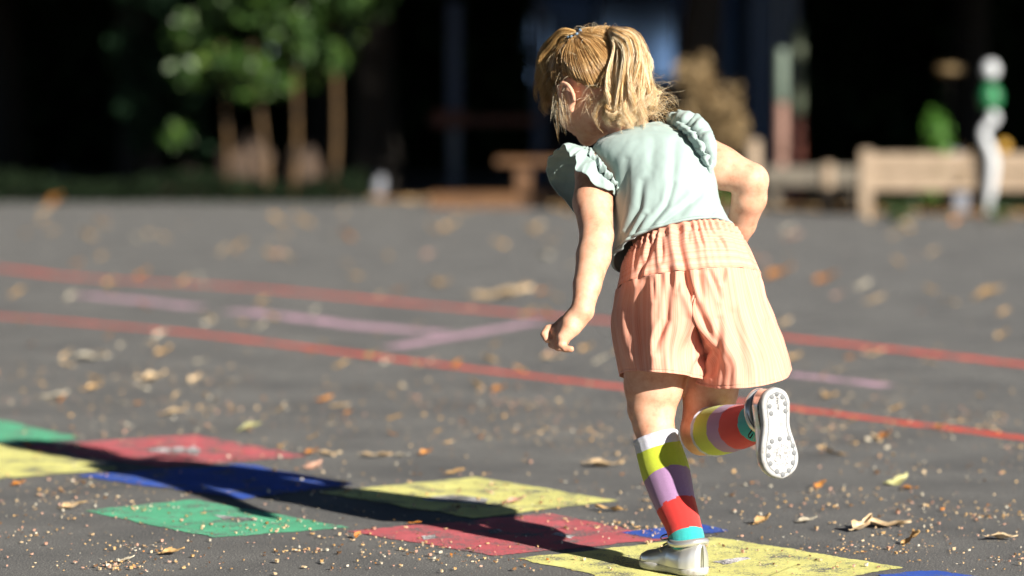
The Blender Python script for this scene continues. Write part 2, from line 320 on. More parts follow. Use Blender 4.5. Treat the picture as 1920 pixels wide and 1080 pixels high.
# ================================================================ the girl
def surface_nets(f, lo, h):
    s = f < 0; nx, ny, nz = f.shape
    c = np.zeros((nx-1, ny-1, nz-1), np.uint8)
    for dx in (0, 1):
        for dy in (0, 1):
            for dz in (0, 1): c += s[dx:nx-1+dx, dy:ny-1+dy, dz:nz-1+dz]
    cells = np.argwhere((c > 0) & (c < 8)); idx = -np.ones(c.shape, np.int32); idx[tuple(cells.T)] = np.arange(len(cells))
    acc = np.zeros((len(cells), 3)); cnt = np.zeros(len(cells))
    cor = [(a, b, d) for a in (0, 1) for b in (0, 1) for d in (0, 1)]
    val = {k: f[cells[:, 0]+k[0], cells[:, 1]+k[1], cells[:, 2]+k[2]] for k in cor}
    for a in cor:
        for ax in range(3):
            if a[ax] == 0:
                b = list(a); b[ax] = 1; b = tuple(b); va, vb = val[a], val[b]; m_ = (va < 0) != (vb < 0)
                t = np.where(m_, va/(va-vb+1e-20), 0); p = np.array(a, float)[None]+np.zeros((len(cells), 3)); p[:, ax] += t
                acc[m_] += p[m_]; cnt[m_] += 1
    V = (cells+acc/cnt[:, None])*h+np.asarray(lo); F = []
    for ax in range(3):
        o1, o2 = [(1, 2), (2, 0), (0, 1)][ax]
        sl = [slice(1, -1)]*3; sl[ax] = slice(0, -1); s0 = s[tuple(sl)]; sl2 = list(sl); sl2[ax] = slice(1, None); s1 = s[tuple(sl2)]
        e = np.argwhere(s0 != s1); off = np.ones(3, int); off[ax] = 0; e = e+off
        fl = s[tuple(e.T)]
        def q(d1, d2):
            k = e.copy(); k[:, o1] += d1; k[:, o2] += d2; return idx[tuple(k.T)]
        quad = np.stack([q(-1, -1), q(0, -1), q(0, 0), q(-1, 0)], 1)
        quad[~fl] = quad[~fl][:, ::-1]; F.append(quad)
    return V, np.concatenate(F)
class SDF:
    def __init__(s, lo, hi, h):
        s.lo = np.array(lo, float); s.h = h; s.n = np.ceil((np.array(hi)-s.lo)/h).astype(int); s.f = np.full(tuple(s.n), .05, np.float32)
    def sub(s, lo, hi, pad=.03):
        a = np.clip(((np.asarray(lo)-pad-s.lo)/s.h).astype(int), 0, s.n-1); b = np.clip(((np.asarray(hi)+pad-s.lo)/s.h).astype(int)+1, 1, s.n)
        ax = [s.lo[i]+s.h*np.arange(a[i], b[i], dtype=np.float32) for i in range(3)]
        return tuple(slice(a[i], b[i]) for i in range(3)), np.stack(np.meshgrid(*ax, indexing='ij'), -1)
    def put(s, sl, d, k, sub=False):
        a = s.f[sl]
        if sub:
            hh = np.clip(.5-.5*(a+d)/k, 0, 1); s.f[sl] = a*(1-hh)-d*hh+k*hh*(1-hh)   # smooth subtraction
        else:
            hh = np.clip(.5+.5*(a-d)/k, 0, 1); s.f[sl] = a*(1-hh)+d*hh-k*hh*(1-hh)
    def cone(s, a, b, r1, r2, k=.01, sub=False):
        a = np.asarray(a, float); b = np.asarray(b, float); R = max(r1, r2)
        sl, p = s.sub(np.minimum(a, b)-R, np.maximum(a, b)+R); ba = b-a; q = p-a
        h = np.clip((q@ba)/max(ba@ba, 1e-12), 0, 1); d = np.linalg.norm(q-h[..., None]*ba, axis=-1)-(r1+(r2-r1)*h); s.put(sl, d.astype(np.float32), k, sub)
    def chain(s, pts, rs, k=.01):
        for i in range(len(pts)-1): s.cone(pts[i], pts[i+1], rs[i], rs[i+1], k)
    def ell(s, c, r, R=None, k=.01, sub=False):
        c = np.asarray(c, float); r = np.asarray(r, float); R = np.eye(3) if R is None else R
        sl, p = s.sub(c-r.max(), c+r.max()); q = (p-c)@R; k0 = np.linalg.norm(q/r, axis=-1); k1 = np.linalg.norm(q/(r*r), axis=-1)+1e-9
        s.put(sl, (k0*(k0-1)/k1).astype(np.float32), k, sub)
# head frame: columns = right(viewer irrelevant), forward, up
HC = W(1117, 166, 5.04)
hf = nrm([-.52, .70, -.46]); hl = nrm([-hf[1], hf[0], 0]); hl = nrm(np.cross(np.array([0, 0, 1.]), hf)); hu = np.cross(hf, hl); HR = np.stack([hl, hf, hu], 1)   # x = child's left, y = forward, z = up
roll = math.radians(6); cr, sr = math.cos(roll), math.sin(roll)
def H(x, y, z): return HC+HR@np.array([x, y, z])
KM = 4.85/FPX
B = SDF((0.0, 4.55, -.01), (.52, 5.32, .98), .0027)
# torso (kept inside the shirt and shorts)
pel = W(1290, 545, 4.87); wst = W(1272, 450, 4.89); che = W(1235, 345, 4.935); neckb = W(1178, 252, 4.985)
B.ell(pel, (.098, .075, .075), k=.02); B.cone(pel, wst, .075, .070, .03); B.cone(wst, che, .072, .074, .03)
Ls, Rs = W(1118, 322, 4.955), W(1292, 278, 4.965)
B.cone(che, W(1205, 290, 4.965), .072, .050, .03); B.cone(Ls, Rs, .036, .036, .03)
B.cone(W(1190, 262, 4.975), H(0, -.028, -.045), .034, .031, .02)
# arms
lel, lwr = W(1119, 442, 4.835), W(1092, 583, 4.745)
B.chain([Ls, W(1112, 380, 4.895), lel], [.036, .034, .0285], .010)
B.chain([lel, W(1113, 480, 4.81), W(1101, 535, 4.775), lwr], [.0285, .0295, .0235, .0185], .006)
rel_, rwr = W(1409, 338, 4.915), W(1374, 458, 4.98)
B.chain([Rs, W(1350, 314, 4.94), rel_], [.038, .0365, .0295], .012)
B.chain([rel_, W(1405, 372, 4.93), W(1390, 420, 4.96), rwr], [.0295, .0300, .0255, .0205], .006)
# left hand (half-closed)
B.cone(lwr, W(1072, 607, 4.745), .0195, .0185, .006); B.cone(W(1078, 600, 4.750), W(1048, 622, 4.755), .0185, .0135, .008)
B.cone(W(1070, 615, 4.735), W(1056, 633, 4.730), .0165, .012, .008); B.cone(W(1060, 605, 4.770), W(1045, 618, 4.775), .013, .012, .008)
fg = .0014
B.chain([W(1048, 614, 4.765), W(1028, 617, 4.765), W(1021, 627, 4.760), W(1026, 637, 4.755)], [.0085, .0075, .007, .006], fg)
B.chain([W(1046, 622, 4.775), W(1036, 634, 4.785), W(1035, 646, 4.775), W(1043, 650, 4.765)], [.0085, .0075, .0068, .006], fg)
B.chain([W(1050, 628, 4.750), W(1040, 641, 4.755), W(1046, 651, 4.750), W(1057, 653, 4.745)], [.0085, .0075, .0068, .006], fg)
B.chain([W(1059, 630, 4.728), W(1052, 646, 4.725), W(1060, 654, 4.720), W(1071, 654.5, 4.715)], [.008, .0068, .0062, .0056], fg)
B.chain([W(1074, 618, 4.760), W(1064, 632, 4.775), W(1060, 642, 4.780)], [.009, .0075, .0065], fg)
# right hand in front of the waist
B.cone(rwr, W(1352, 487, 5.015), .021, .018, .008); B.cone(W(1358, 478, 5.012), W(1330, 500, 5.02), .017, .013, .008)
for i, (dx, dy) in enumerate(((0, 0), (3, 9), (2, 18), (-2, 26))):
    B.chain([W(1338+dx*.5, 488+dy*.6, 5.015+.004*i), W(1318+dx, 492+dy, 5.02), W(1302+dx, 500+dy, 5.012), W(1300+dx, 508+dy, 5.0)], [.0082, .0072, .0065, .0058], fg)
B.chain([W(1352, 480, 5.03), W(1330, 478, 5.04), W(1316, 484, 5.04)], [.009, .0075, .0065], fg)
# legs
hipL, hipR = W(1243, 585, 4.86), W(1343, 585, 4.87)
B.chain([hipL, W(1232, 660, 4.868), W(1226, 722, 4.868), W(1222, 765, 4.862), W(1225, 795, 4.85), W(1243, 862, 4.83), W(1251, 893, 4.82), W(1268, 945, 4.778), W(1285, 1000, 4.738), W(1290, 1030, 4.725)],
        [.066, .062, .052, .042, .0355, .032, .032, .027, .022, .022], .004)
B.cone(W(1222, 772, 4.87), W(1224, 790, 4.875), .034, .030, .01)   # knee cap side
B.chain([hipR, W(1340, 660, 4.885), W(1332, 735, 4.89), W(1318, 800, 4.89)], [.064, .056, .0455, .038], .012)
B.chain([W(1316, 806, 4.885), W(1335, 808, 4.848), W(1360, 805, 4.80), W(1388, 800, 4.745), W(1418, 791, 4.69), W(1434, 785, 4.665)], [.037, .035, .034, .031, .025, .018], .004)
B.cone(W(1312, 812, 4.91), W(1316, 818, 4.90), .034, .034, .012)
B.cone(W(1212, 771, 4.811), W(1240, 765, 4.813), .005, .004, .009, sub=True); B.cone(W(1103, 430, 4.806), W(1118, 420, 4.808), .0022, .002, .006, sub=True)
# head
B.ell(H(0, -.010, .016), (.068, .082, .074), HR, .01); B.ell(H(0, .028, -.028), (.055, .052, .052), HR, .02)
for sx in (-1, 1):
    B.ell(H(sx*.030, .044, -.034), (.026, .026, .024), HR, .012)
B.cone(H(0, .062, -.066), H(0, .056, -.064), .016, .016, .015); B.cone(H(0, .076, .004), H(0, .088, -.018), .006, .0085, .008)
for sx in (-1, 1):
    B.ell(H(sx*.008, .086, -.021), (.0055, .006, .005), HR, .004)
    B.ell(H(sx*.027, .082, .000), (.013, .010, .009), HR, .006, sub=True); B.ell(H(sx*.027, .069, .000), (.011, .011, .010), HR, .003)
B.cone(H(-.012, .080, -.040), H(.012, .080, -.040), .0055, .0055, .004); B.cone(H(-.010, .078, -.048), H(.010, .078, -.048), .006, .006, .004)
B.ell(H(0, .084, -.0440), (.014, .006, .0012), HR, .002, sub=True)
for sx in (-1, 1):   # ears: plate, rim, lobe
    ez = -.022; ey = -.004
    B.ell(H(sx*.071, ey-.002, ez), (.006, .014, .021), HR, .004)
    arc = [H(sx*(.077+.004*math.sin(a)), ey-.004+.0165*math.cos(a), ez+.004+.023*math.sin(a)) for a in np.linspace(-.1*math.pi, 1.25*math.pi, 11)]
    B.chain(arc, [.0036]*11, .0015); B.ell(H(sx*.073, ey+.002, ez-.021), (.005, .007, .007), HR, .004)
    B.ell(H(sx*.080, ey-.001, ez+.001), (.006, .0085, .013), HR, .002, sub=True)
Vb, Fb = surface_nets(B.f, B.lo, B.h)
skin = mat('skin', (.65, .37, .255), .62); b_ = bsdf(skin); b_.inputs['Subsurface Weight'].default_value = .16; b_.inputs['Subsurface Radius'].default_value = (.9, .32, .16); b_.inputs['Subsurface Scale'].default_value = .008
lk(skin, ramp(skin, noi(skin, 38, 7, .68), [(.30, (.50, .20, .12)), (.45, (.61, .31, .195)), (.65, (.68, .39, .265))]), b_.inputs['Base Color']); bump(skin, noi(skin, 650, 4), .25, .0012)
person = mesh_obj('person', Vb, Fb, skin); del B
smo = person.modifiers.new('smooth', 'SMOOTH'); smo.factor = .5; smo.iterations = 2
tag(person, 'small blond girl seen from behind, running, one foot kicked up', 'girl')
# eyes
ew = mat('eye_white', (.8, .78, .75), .2); ei = mat('iris', (.08, .16, .25), .15)
for sx in (-1, 1):
    mb = MB(); V, F = ball(H(sx*.027, .0735, 0), .0085, 14); mb.add(V, F); V, F = ball(H(sx*.027, .0785, 0), .0042, 12); mb.add(V, F, 1); mb.build('eye', [ew, ei], person)

# ---- creases designed as px polylines
def creases(V, N, lines, gate=None):
    uv = P(V); D = np.zeros(len(V))
    for pts, wd, dep in lines:
        pts = np.array(pts, float); best = np.full(len(V), 1e9); sgn = np.zeros(len(V)); par = np.zeros(len(V))
        n = len(pts)-1
        for i in range(n):
            a, b = pts[i], pts[i+1]; ab = b-a; t = np.clip(((uv-a)@ab)/(ab@ab), 0, 1); q = uv-a-t[:, None]*ab; d = np.hypot(q[:, 0], q[:, 1])
            m_ = d < best; best[m_] = d[m_]; sgn[m_] = np.sign(ab[0]*q[:, 1]-ab[1]*q[:, 0])[m_]; par[m_] = ((i+t)/n)[m_]
        x = best*sgn/wd; tap = np.sin(np.pi*np.clip(.12+par*.8, 0, 1))**.7
        prof = -np.exp(-x*x)+.55*np.exp(-(x-1.7)**2/1.3)+.45*np.exp(-(x+1.8)**2/1.5)
        D += prof*dep*tap
    if gate is not None: D *= gate
    return V+N*D[:, None]
def vnormals(V, F):
    F = np.array(F); n = np.cross(V[F[:, 2]]-V[F[:, 0]], V[F[:, 3]]-V[F[:, 1]]); N = np.zeros_like(V)
    for k in range(4): np.add.at(N, F[:, k], n)
    return N/(np.linalg.norm(N, axis=1)[:, None]+1e-12)
def ring(L, R, Bp, Yc, b, th, e=1.0):
    l, r = W(*L, Yc), W(*R, Yc); c = (l+r)/2; U = (r-l)/2; near = W(*Bp, Yc-b); t = near-c; t[0] *= .3
    co, si = np.cos(th), np.sin(th); co = np.sign(co)*abs(co)**e; si = np.sign(si)*abs(si)**e
    return c+co[:, None]*U+si[:, None]*t
def fnoise(V, sx, amp, seed=0):
    sx = np.asarray(sx); return np.array([mnoise.fractal(Vector(v*sx)+Vector((seed, seed, seed)), 1.0, 2.0, 3) for v in V])*amp
# ---- shirt
NT = 260; th = np.linspace(0, 2*np.pi, NT, endpoint=False)
SR = [((1150, 486), (1374, 440), (1290, 416), 4.885, .088), ((1152, 462), (1364, 422), (1272, 398), 4.89, .088), ((1153, 415), (1350, 390), (1255, 362), 4.905, .087),
      ((1152, 365), (1342, 345), (1242, 318), 4.925, .086), ((1140, 330), (1332, 306), (1228, 290), 4.94, .080), ((1118, 300), (1305, 268), (1212, 262), 4.955, .066),
      ((1112, 280), (1270, 245), (1200, 247), 4.97, .052), ((1124, 264), (1238, 232), (1182, 241), 4.985, .042)]
R_ = np.array([ring(a, b, c, y, d, th, .88) for a, b, c, y, d in SR])
t = np.linspace(0, len(SR)-1, 170); V = catrows(R_, t)
# hem: sags at viewer's left, rolled edge
V = V.reshape(-1, 3); F = grid_faces(170, NT, True); N = vnormals(V, F)
if np.mean(np.sum(N*(V-V.mean(0)), 1)) < 0: N = -N
thv = np.tile(th, 170); tv = np.repeat(t, NT)/(len(SR)-1)
shirt_lines = [([(1262, 345), (1250, 385), (1222, 420), (1190, 455)], 5, .0035), ([(1330, 330), (1312, 365), (1275, 400), (1245, 418)], 7, .0035), ([(1175, 300), (1172, 360), (1160, 420), (1156, 470)], 7, .0035),
    ([(1205, 340), (1200, 390), (1180, 430), (1165, 478)], 6, .0032), ([(1210, 405), (1190, 440), (1175, 478)], 4, .0035), ([(1290, 380), (1262, 402), (1240, 420)], 4, .0022), ([(1265, 270), (1262, 320), (1258, 360)], 8, .0026),
    ([(1225, 260), (1222, 310), (1212, 350)], 9, .002), ([(1345, 385), (1330, 405), (1290, 415)], 5, .0025), ([(1300, 280), (1312, 310), (1328, 345)], 6, .002), ([(1125, 300), (1145, 330), (1155, 365)], 5, .002), ([(1168, 440), (1160, 470), (1162, 492)], 3.5, .0045), ([(1185, 445), (1176, 470), (1172, 490)], 3.5, .004)]
V = creases(V, N, shirt_lines, gate=smooth((np.sin(thv)+.3)/.4))
V += N*(fnoise(V, (18, 18, 7), .0015, 3)+fnoise(V, (70, 70, 30), .0005, 8))[:, None]
V += N*(.0022*np.exp(-((tv-.012)/.012)**2))[:, None]-N*(.0012*np.exp(-((tv-.035)/.006)**2))[:, None]    # hem seam
V += N*(.0014*np.exp(-((tv-.985)/.02)**2))[:, None]
V[:NT] -= N[:NT]*.004
cloth = mat('mint_jersey', (.285, .37, .35), .85, Sheen_Weight=.2); cloth.node_tree.nodes['Principled BSDF'].inputs['Sheen Roughness'].default_value = .5
bump(cloth, noi(cloth, 700, 3), .12, .0008)
uvs = np.stack([thv, tv], 1)
shirt = mesh_obj('shirt', V, F, cloth, person, uv=uvs); tag(shirt, 'pale mint sleeveless top with ruffled shoulders')
sol = shirt.modifiers.new('solid', 'SOLIDIFY'); sol.thickness = .0012; sol.offset = -1
# ruffle sleeves: frill from seam curve S to outer curve O
def ruffle(S, O, Mid, waves, amp, seed, name='ruffle_sleeve'):
    n, m_ = 260, 26; tt = np.linspace(0, 1, n); K = len(S)-1
    s = catrows([W(*p) for p in S], tt*K); o = catrows([W(*p) for p in O], tt*K); md = catrows([W(*p) for p in Mid], tt*K)
    T = np.gradient(o, axis=0); T /= np.linalg.norm(T, axis=1)[:, None]+1e-9; rows = []
    for j in range(m_):
        v = j/(m_-1); p = (1-v)**2*s+2*v*(1-v)*md+v*v*o
        D = o-s; D /= np.linalg.norm(D, axis=1)[:, None]+1e-6; Nn = np.cross(T, D); Nn /= np.linalg.norm(Nn, axis=1)[:, None]+1e-9
        ph = waves*2*np.pi*tt+1.6*np.sin(tt*7+seed)+.9*np.sin(tt*17+seed*2)
        wv = np.sin(ph+v*.5)+.35*np.sin(2.3*ph+v*2+seed); env = np.sin(np.pi*np.clip(tt, .02, .98))**.4
        p = p+Nn*(amp*(.25+.75*v)*wv*env)[:, None]+T*(amp*.5*v*np.cos(ph)*env)[:, None]
        if v < .1: p = p+Nn*(.0012*np.sin(ph*5))[:, None]*1
        rows.append(p)
    V = np.array(rows).reshape(-1, 3); F = grid_faces(m_, n, False)
    V += vnormals(V, F)*fnoise(V, (45, 45, 45), .0022, seed)[:, None]
    r = mesh_obj(name, V, F, cloth, shirt); q = r.modifiers.new('s', 'SOLIDIFY'); q.thickness = .0011; return r, V[-n:]
S1 = [(1157, 380, 4.920), (1155, 350, 4.895), (1142, 325, 4.890), (1122, 296, 4.915), (1106, 280, 4.955), (1092, 288, 5.015), (1086, 330, 5.040), (1095, 380, 5.035)]
O1 = [(1160, 372, 4.910), (1150, 362, 4.875), (1122, 346, 4.860), (1088, 322, 4.865), (1068, 284, 4.895), (1036, 284, 4.965), (1028, 335, 5.025), (1086, 410, 5.025)]
M1 = [(1160, 376, 4.910), (1152, 348, 4.870), (1128, 322, 4.865), (1100, 292, 4.885), (1082, 272, 4.925), (1050, 270, 4.995), (1040, 330, 5.050), (1065, 395, 5.045)]
ruffle(S1, O1, M1, 6.5, .0050, 2)
S1b = [(1157, 376, 4.915), (1154, 348, 4.890), (1140, 322, 4.885), (1120, 294, 4.910), (1106, 279, 4.950), (1098, 278, 4.995)]
O1b = [(1162, 372, 4.905), (1157, 352, 4.877), (1138, 334, 4.870), (1120, 312, 4.880), (1100, 290, 4.910), (1090, 276, 4.965)]
M1b = [(1164, 374, 4.895), (1162, 344, 4.865), (1146, 320, 4.857), (1124, 294, 4.875), (1106, 276, 4.915), (1094, 272, 4.975)]
ruffle(S1b, O1b, M1b, 8.5, .0036, 5, 'gathered_frill')
S2 = [(1329, 345, 4.915), (1322, 320, 4.890), (1306, 285, 4.890), (1286, 258, 4.915), (1262, 238, 4.945), (1256, 234, 4.985), (1275, 246, 5.025), (1300, 270, 5.035)]
O2 = [(1333, 345, 4.910), (1337, 318, 4.880), (1344, 272, 4.880), (1318, 222, 4.915), (1276, 208, 4.945), (1256, 216, 4.985), (1290, 222, 5.035), (1340, 255, 5.045)]
M2 = [(1334, 345, 4.900), (1334, 312, 4.860), (1330, 268, 4.855), (1308, 232, 4.875), (1272, 218, 4.915), (1250, 222, 4.965), (1282, 220, 5.025), (1320, 240, 5.045)]
ruffle(S2, O2, M2, 6.5, .0055, 9)
S2b = [(1328, 346, 4.910), (1320, 318, 4.885), (1304, 283, 4.885), (1285, 256, 4.910), (1262, 236, 4.940)]
O2b = [(1334, 346, 4.905), (1332, 318, 4.870), (1322, 280, 4.865), (1302, 248, 4.885), (1272, 228, 4.925)]
M2b = [(1334, 346, 4.895), (1328, 312, 4.855), (1314, 275, 4.850), (1292, 246, 4.865), (1266, 228, 4.905)]
ruffle(S2b, O2b, M2b, 7.5, .0036, 12, 'gathered_frill')

# ---- shorts
def smat(name, horiz):
    m = mat(name, (.75, .36, .25), .8, Sheen_Weight=.15); uvn = nd(m, 'ShaderNodeUVMap'); sp = nd(m, 'ShaderNodeSeparateXYZ'); lk(m, uvn.outputs[0], sp.inputs[0])
    n = nd(m, 'ShaderNodeTexNoise', noise_dimensions='1D'); n.inputs['Scale'].default_value = 1; n.inputs['Detail'].default_value = 2; n.inputs['Roughness'].default_value = .7
    mu = nd(m, 'ShaderNodeMath', operation='MULTIPLY'); lk(m, sp.outputs[1 if horiz else 0], mu.inputs[0]); mu.inputs[1].default_value = 16 if horiz else 95
    lk(m, mu.outputs[0], n.inputs['W'])
    band = ramp(m, n.outputs['Fac'], [(.47, (0, 0, 0)), (.53, (1, 1, 1))])
    wv = nd(m, 'ShaderNodeMath', operation='SINE'); m2 = nd(m, 'ShaderNodeMath', operation='MULTIPLY'); lk(m, sp.outputs[1 if horiz else 0], m2.inputs[0]); m2.inputs[1].default_value = 130 if horiz else 1250
    lk(m, m2.outputs[0], wv.inputs[0]); thin = ramp(m, wv.outputs[0], [(.35, (0, 0, 0)), (.8, (1, 1, 1))])
    x = nd(m, 'ShaderNodeMath', operation='MULTIPLY'); lk(m, band, x.inputs[0]); lk(m, thin, x.inputs[1])
    base = ramp(m, n.outputs['Fac'], [(.35, (.69, .345, .25)), (.6, (.67, .295, .20))])
    lk(m, mixc(m, x.outputs[0], base, (.62, .235, .15)), bsdf(m).inputs['Base Color']); bump(m, noi(m, 500, 3), .15, .001); return m
yokem, legm = smat('shorts_yoke_stripe', True), smat('shorts_leg_stripe', False)
NR = 360; th = np.linspace(0, 2*np.pi, NR, endpoint=False)
wa = ring((1176, 486), (1384, 447), (1288, 417), 4.885, .086, th, .9); wb = ring((1164, 508), (1404, 474), (1289, 448), 4.875, .097, th, .9); wc = ring((1156, 545), (1425, 519), (1292, 505), 4.87, .108, th, .9)
rows = 60; Y = catrows([wa, wb, wc], np.linspace(0, 2, rows)); Vy = Y.reshape(-1, 3); Fy = grid_faces(rows, NR, True); Ny = vnormals(Vy, Fy)
if np.mean(np.sum(Ny*(Vy-Vy.mean(0)), 1)) < 0: Ny = -Ny
ty = np.repeat(np.linspace(0, 1, rows), NR); thy = np.tile(th, rows)
g1 = np.sin(46*thy+2.5*np.sin(5*thy)+1.3*np.sin(9*thy)+ty*1.5)
Vy += Ny*(g1*(.0026*np.exp(-((ty-.16)/.16)**2)+.0007)+.0018*np.exp(-(ty/.05)**2)-.0016*np.exp(-((ty-.26)/.05)**2)+.0012*np.sin(19*thy+3*ty+2*np.sin(3*thy))*smooth(ty/.4))[:, None]
SL = [([(1268, 428), (1272, 460), (1282, 500), (1290, 540), (1310, 585), (1330, 625), (1338, 655)], 7, .0075), ([(1238, 432), (1241, 470), (1240, 492)], 4, .004), ([(1228, 450), (1208, 492), (1196, 528)], 5, .0045),
      ([(1253, 505), (1252, 560), (1250, 600), (1232, 640), (1228, 660)], 6, .0055), ([(1308, 430), (1314, 450), (1320, 462)], 3.5, .004), ([(1290, 432), (1291, 455)], 3, .003), ([(1336, 435), (1355, 455), (1362, 470)], 3.5, .003),
      ([(1330, 508), (1342, 535), (1350, 560)], 4.5, .0045), ([(1358, 505), (1353, 530)], 4, .0035), ([(1423, 523), (1434, 560), (1444, 600)], 5, .004), ([(1212, 528), (1206, 590), (1205, 650), (1214, 702)], 11, .007),
      ([(1183, 535), (1180, 600), (1186, 660)], 7, .0035), ([(1395, 515), (1400, 570), (1420, 640)], 9, .0035), ([(1348, 600), (1346, 660), (1338, 700)], 7, .0055), ([(1330, 655), (1308, 685), (1300, 710)], 7, .006),
      ([(1290, 600), (1280, 650), (1265, 700)], 9, .003), ([(1375, 590), (1385, 650), (1398, 715)], 11, .0045), ([(1440, 610), (1452, 655), (1462, 700)], 9, .004), ([(1310, 520), (1318, 560)], 5, .003), ([(1225, 520), (1226, 560)], 4, .003), ([(1275, 515), (1270, 545)], 4, .003)]
Vy = creases(Vy, Ny, SL, smooth((np.sin(thy)+.2)/.4))
uvy = np.stack([thy, ty], 1)
# leg panels
mid = ring((1147, 598), (1452, 602), (1300, 598), 4.87, .110, th, .9)
def dring(rg, side):
    q = NR//4; idx = [(q+i) % NR for i in range(NR//2+1)] if side < 0 else [(3*q+i) % NR for i in range(NR//2+1)]
    outer = rg[idx]; a, b = outer[-1], outer[0]; k = 80; ch = np.array([a+(b-a)*(i+1)/(k+1) for i in range(k)]); return np.concatenate([outer, ch])
def hem(L, R, Bp, Yc, b, side):
    a0, a1 = (65, 295) if side < 0 else (245, 475); t1 = np.radians(np.linspace(a0, a1, NR//2+1)); t2 = np.radians(np.linspace(a1, a0+360, 82)[1:-1]); return ring(L, R, Bp, Yc, b, np.concatenate([t1, t2]), .95)
VV, FF, UU, MI = [Vy], list(Fy), [uvy], [0]*len(Fy); off = len(Vy)
for side, lower, hm in ((-1, hem((1155, 660), (1322, 668), (1238, 655), 4.862, .100, -1), hem((1164, 704), (1320, 716), (1240, 699), 4.862, .108, -1)), (1, hem((1312, 668), (1472, 655), (1388, 675), 4.875, .108, 1), hem((1306, 714), (1484, 694), (1394, 727), 4.875, .118, 1))):
    top = dring(wc, side); cc = top.mean(0); top = cc+(top-cc)*.992; md = dring(mid, side)
    r2 = 150; K = catrows([top, md, lower, hm], np.linspace(0, 3, r2)); n = K.shape[1]; V = K.reshape(-1, 3); F = grid_faces(r2, n, True); N = vnormals(V, F)
    if np.mean(np.sum(N*(V-V.mean(0)), 1)) < 0: N = -N
    ts = np.repeat(np.linspace(0, 1, r2), n); ar = np.tile(np.arange(n), r2)/n
    ph = ar*2*np.pi*15+3.4*np.sin(ar*17+side)+1.8*np.sin(ar*41+2*side)+.8*ts*np.sin(ar*9)
    d = np.sin(ph)*(.0024*np.exp(-((ts-.05)/.11)**2)+.0005+.0004*ts)*(.6+.5*np.sin(ar*29+side))+.0030*np.sin(ar*2*np.pi*6+side+ts*1.2)*smooth(ts/.5)
    near = smooth((V.mean(0)[1]+.02-V[:, 1])/.03)
    V = V+N*d[:, None]; V = creases(V, N, SL, near); V += N*(fnoise(V, (18, 18, 6), .0022, 5+side)+fnoise(V, (60, 60, 22), .0007, 11))[:, None]
    V -= N*(.0012*np.exp(-((ts-.965)/.006)**2))[:, None]
    uq = P(V)[:, 0]; V[:, 1] += near*smooth((1214-uq)/16)*smooth((ts-.02)/.25)*.020
    V -= N*(.0035*smooth((1-np.abs(uq-1222)/14))*near*-1*smooth(ts/.3))[:, None]
    VV.append(V); FF += [tuple(i+off for i in f) for f in F]; UU.append(np.stack([ar+(.37 if side > 0 else 0), ts], 1)); MI += [1]*len(F); off += len(V)
shorts = mesh_obj('shorts', np.concatenate(VV), FF, [yokem, legm], person, mi=MI, uv=np.concatenate(UU)); tag(shorts, 'peach striped gathered shorts with elastic waistband')
q = shorts.modifiers.new('s', 'SOLIDIFY'); q.thickness = .0011; q.offset = -1

# ---- socks
def sock_mat(name, c):
    m = mat(name, c, .9, Sheen_Weight=.25); bump(m, noi(m, 800, 3, .8), .8, .0015); lk(m, ramp(m, noi(m, 600, 2), [(.35, tuple(x*.85 for x in c)), (.6, c)]), bsdf(m).inputs['Base Color']); return m
sk = [sock_mat('sock_white', (.60, .60, .68)), sock_mat('sock_yellow', (.52, .60, .03)), sock_mat('sock_mauve', (.36, .20, .38)), sock_mat('sock_red', (.62, .02, .015)), sock_mat('sock_teal', (.02, .38, .37))]
def sock(pts, rad, fr, label):
    m_ = 120; tt = np.linspace(0, len(pts)-1, m_); V, F = tube(pts, rad, 64, False, m=m_)
    cen = catrows(pts, tt); V = V.reshape(m_, 64, 3)
    for i in range(m_):
        x = i/(m_-1); s = 1+.05*math.exp(-((x-.015)/.02)**2)-.012*math.exp(-((x-fr[0])/.02)**2)+.006*math.sin(i*1.9)*smooth((x-.75)/.2); V[i] = cen[i]+(V[i]-cen[i])*s
        a = np.arange(64); V[i] += (V[i]-cen[i])*((.012 if x < fr[0] else .004)*np.sin(a*2*np.pi/64*16)+.018*math.exp(-((x-.84)/.09)**2)*np.array([mnoise.noise(Vector((x*55, math.cos(q*.098)*1.3, math.sin(q*.098)*1.3))) for q in a]))[:, None]
    a = V[0]+(cen[0]-V[0])*.12; V = np.concatenate([[a], V]).reshape(-1, 3); F = grid_faces(m_+1, 64, True)
    mi = []
    for i in range(m_):
        x = i/(m_-1); mi += [sum(x+.007*math.sin(q*.098*2+1)+.003*math.sin(q*.098*7) > f for f in fr) for q in range(64)]
    o = mesh_obj('sock', V, F, sk, person, mi=mi); tag(o, label); return o
sock([W(1228, 818, 4.845), W(1238, 852, 4.835), W(1249, 888, 4.822), W(1264, 938, 4.782), W(1281, 985, 4.748), W(1289, 1018, 4.728), W(1290, 1035, 4.722)], [.0385, .0405, .0415, .0360, .0305, .0298, .024], [.125, .375, .55, .755], 'striped knee sock on the standing leg')
sock([W(1336, 808, 4.848), W(1348, 807, 4.826), W(1370, 803, 4.782), W(1394, 799, 4.733), W(1418, 792, 4.690), W(1436, 785, 4.660), W(1442, 783, 4.648)], [.0420, .0425, .0405, .0365, .0315, .0270, .022], [.06, .31, .45, .65], 'striped knee sock on the raised leg')

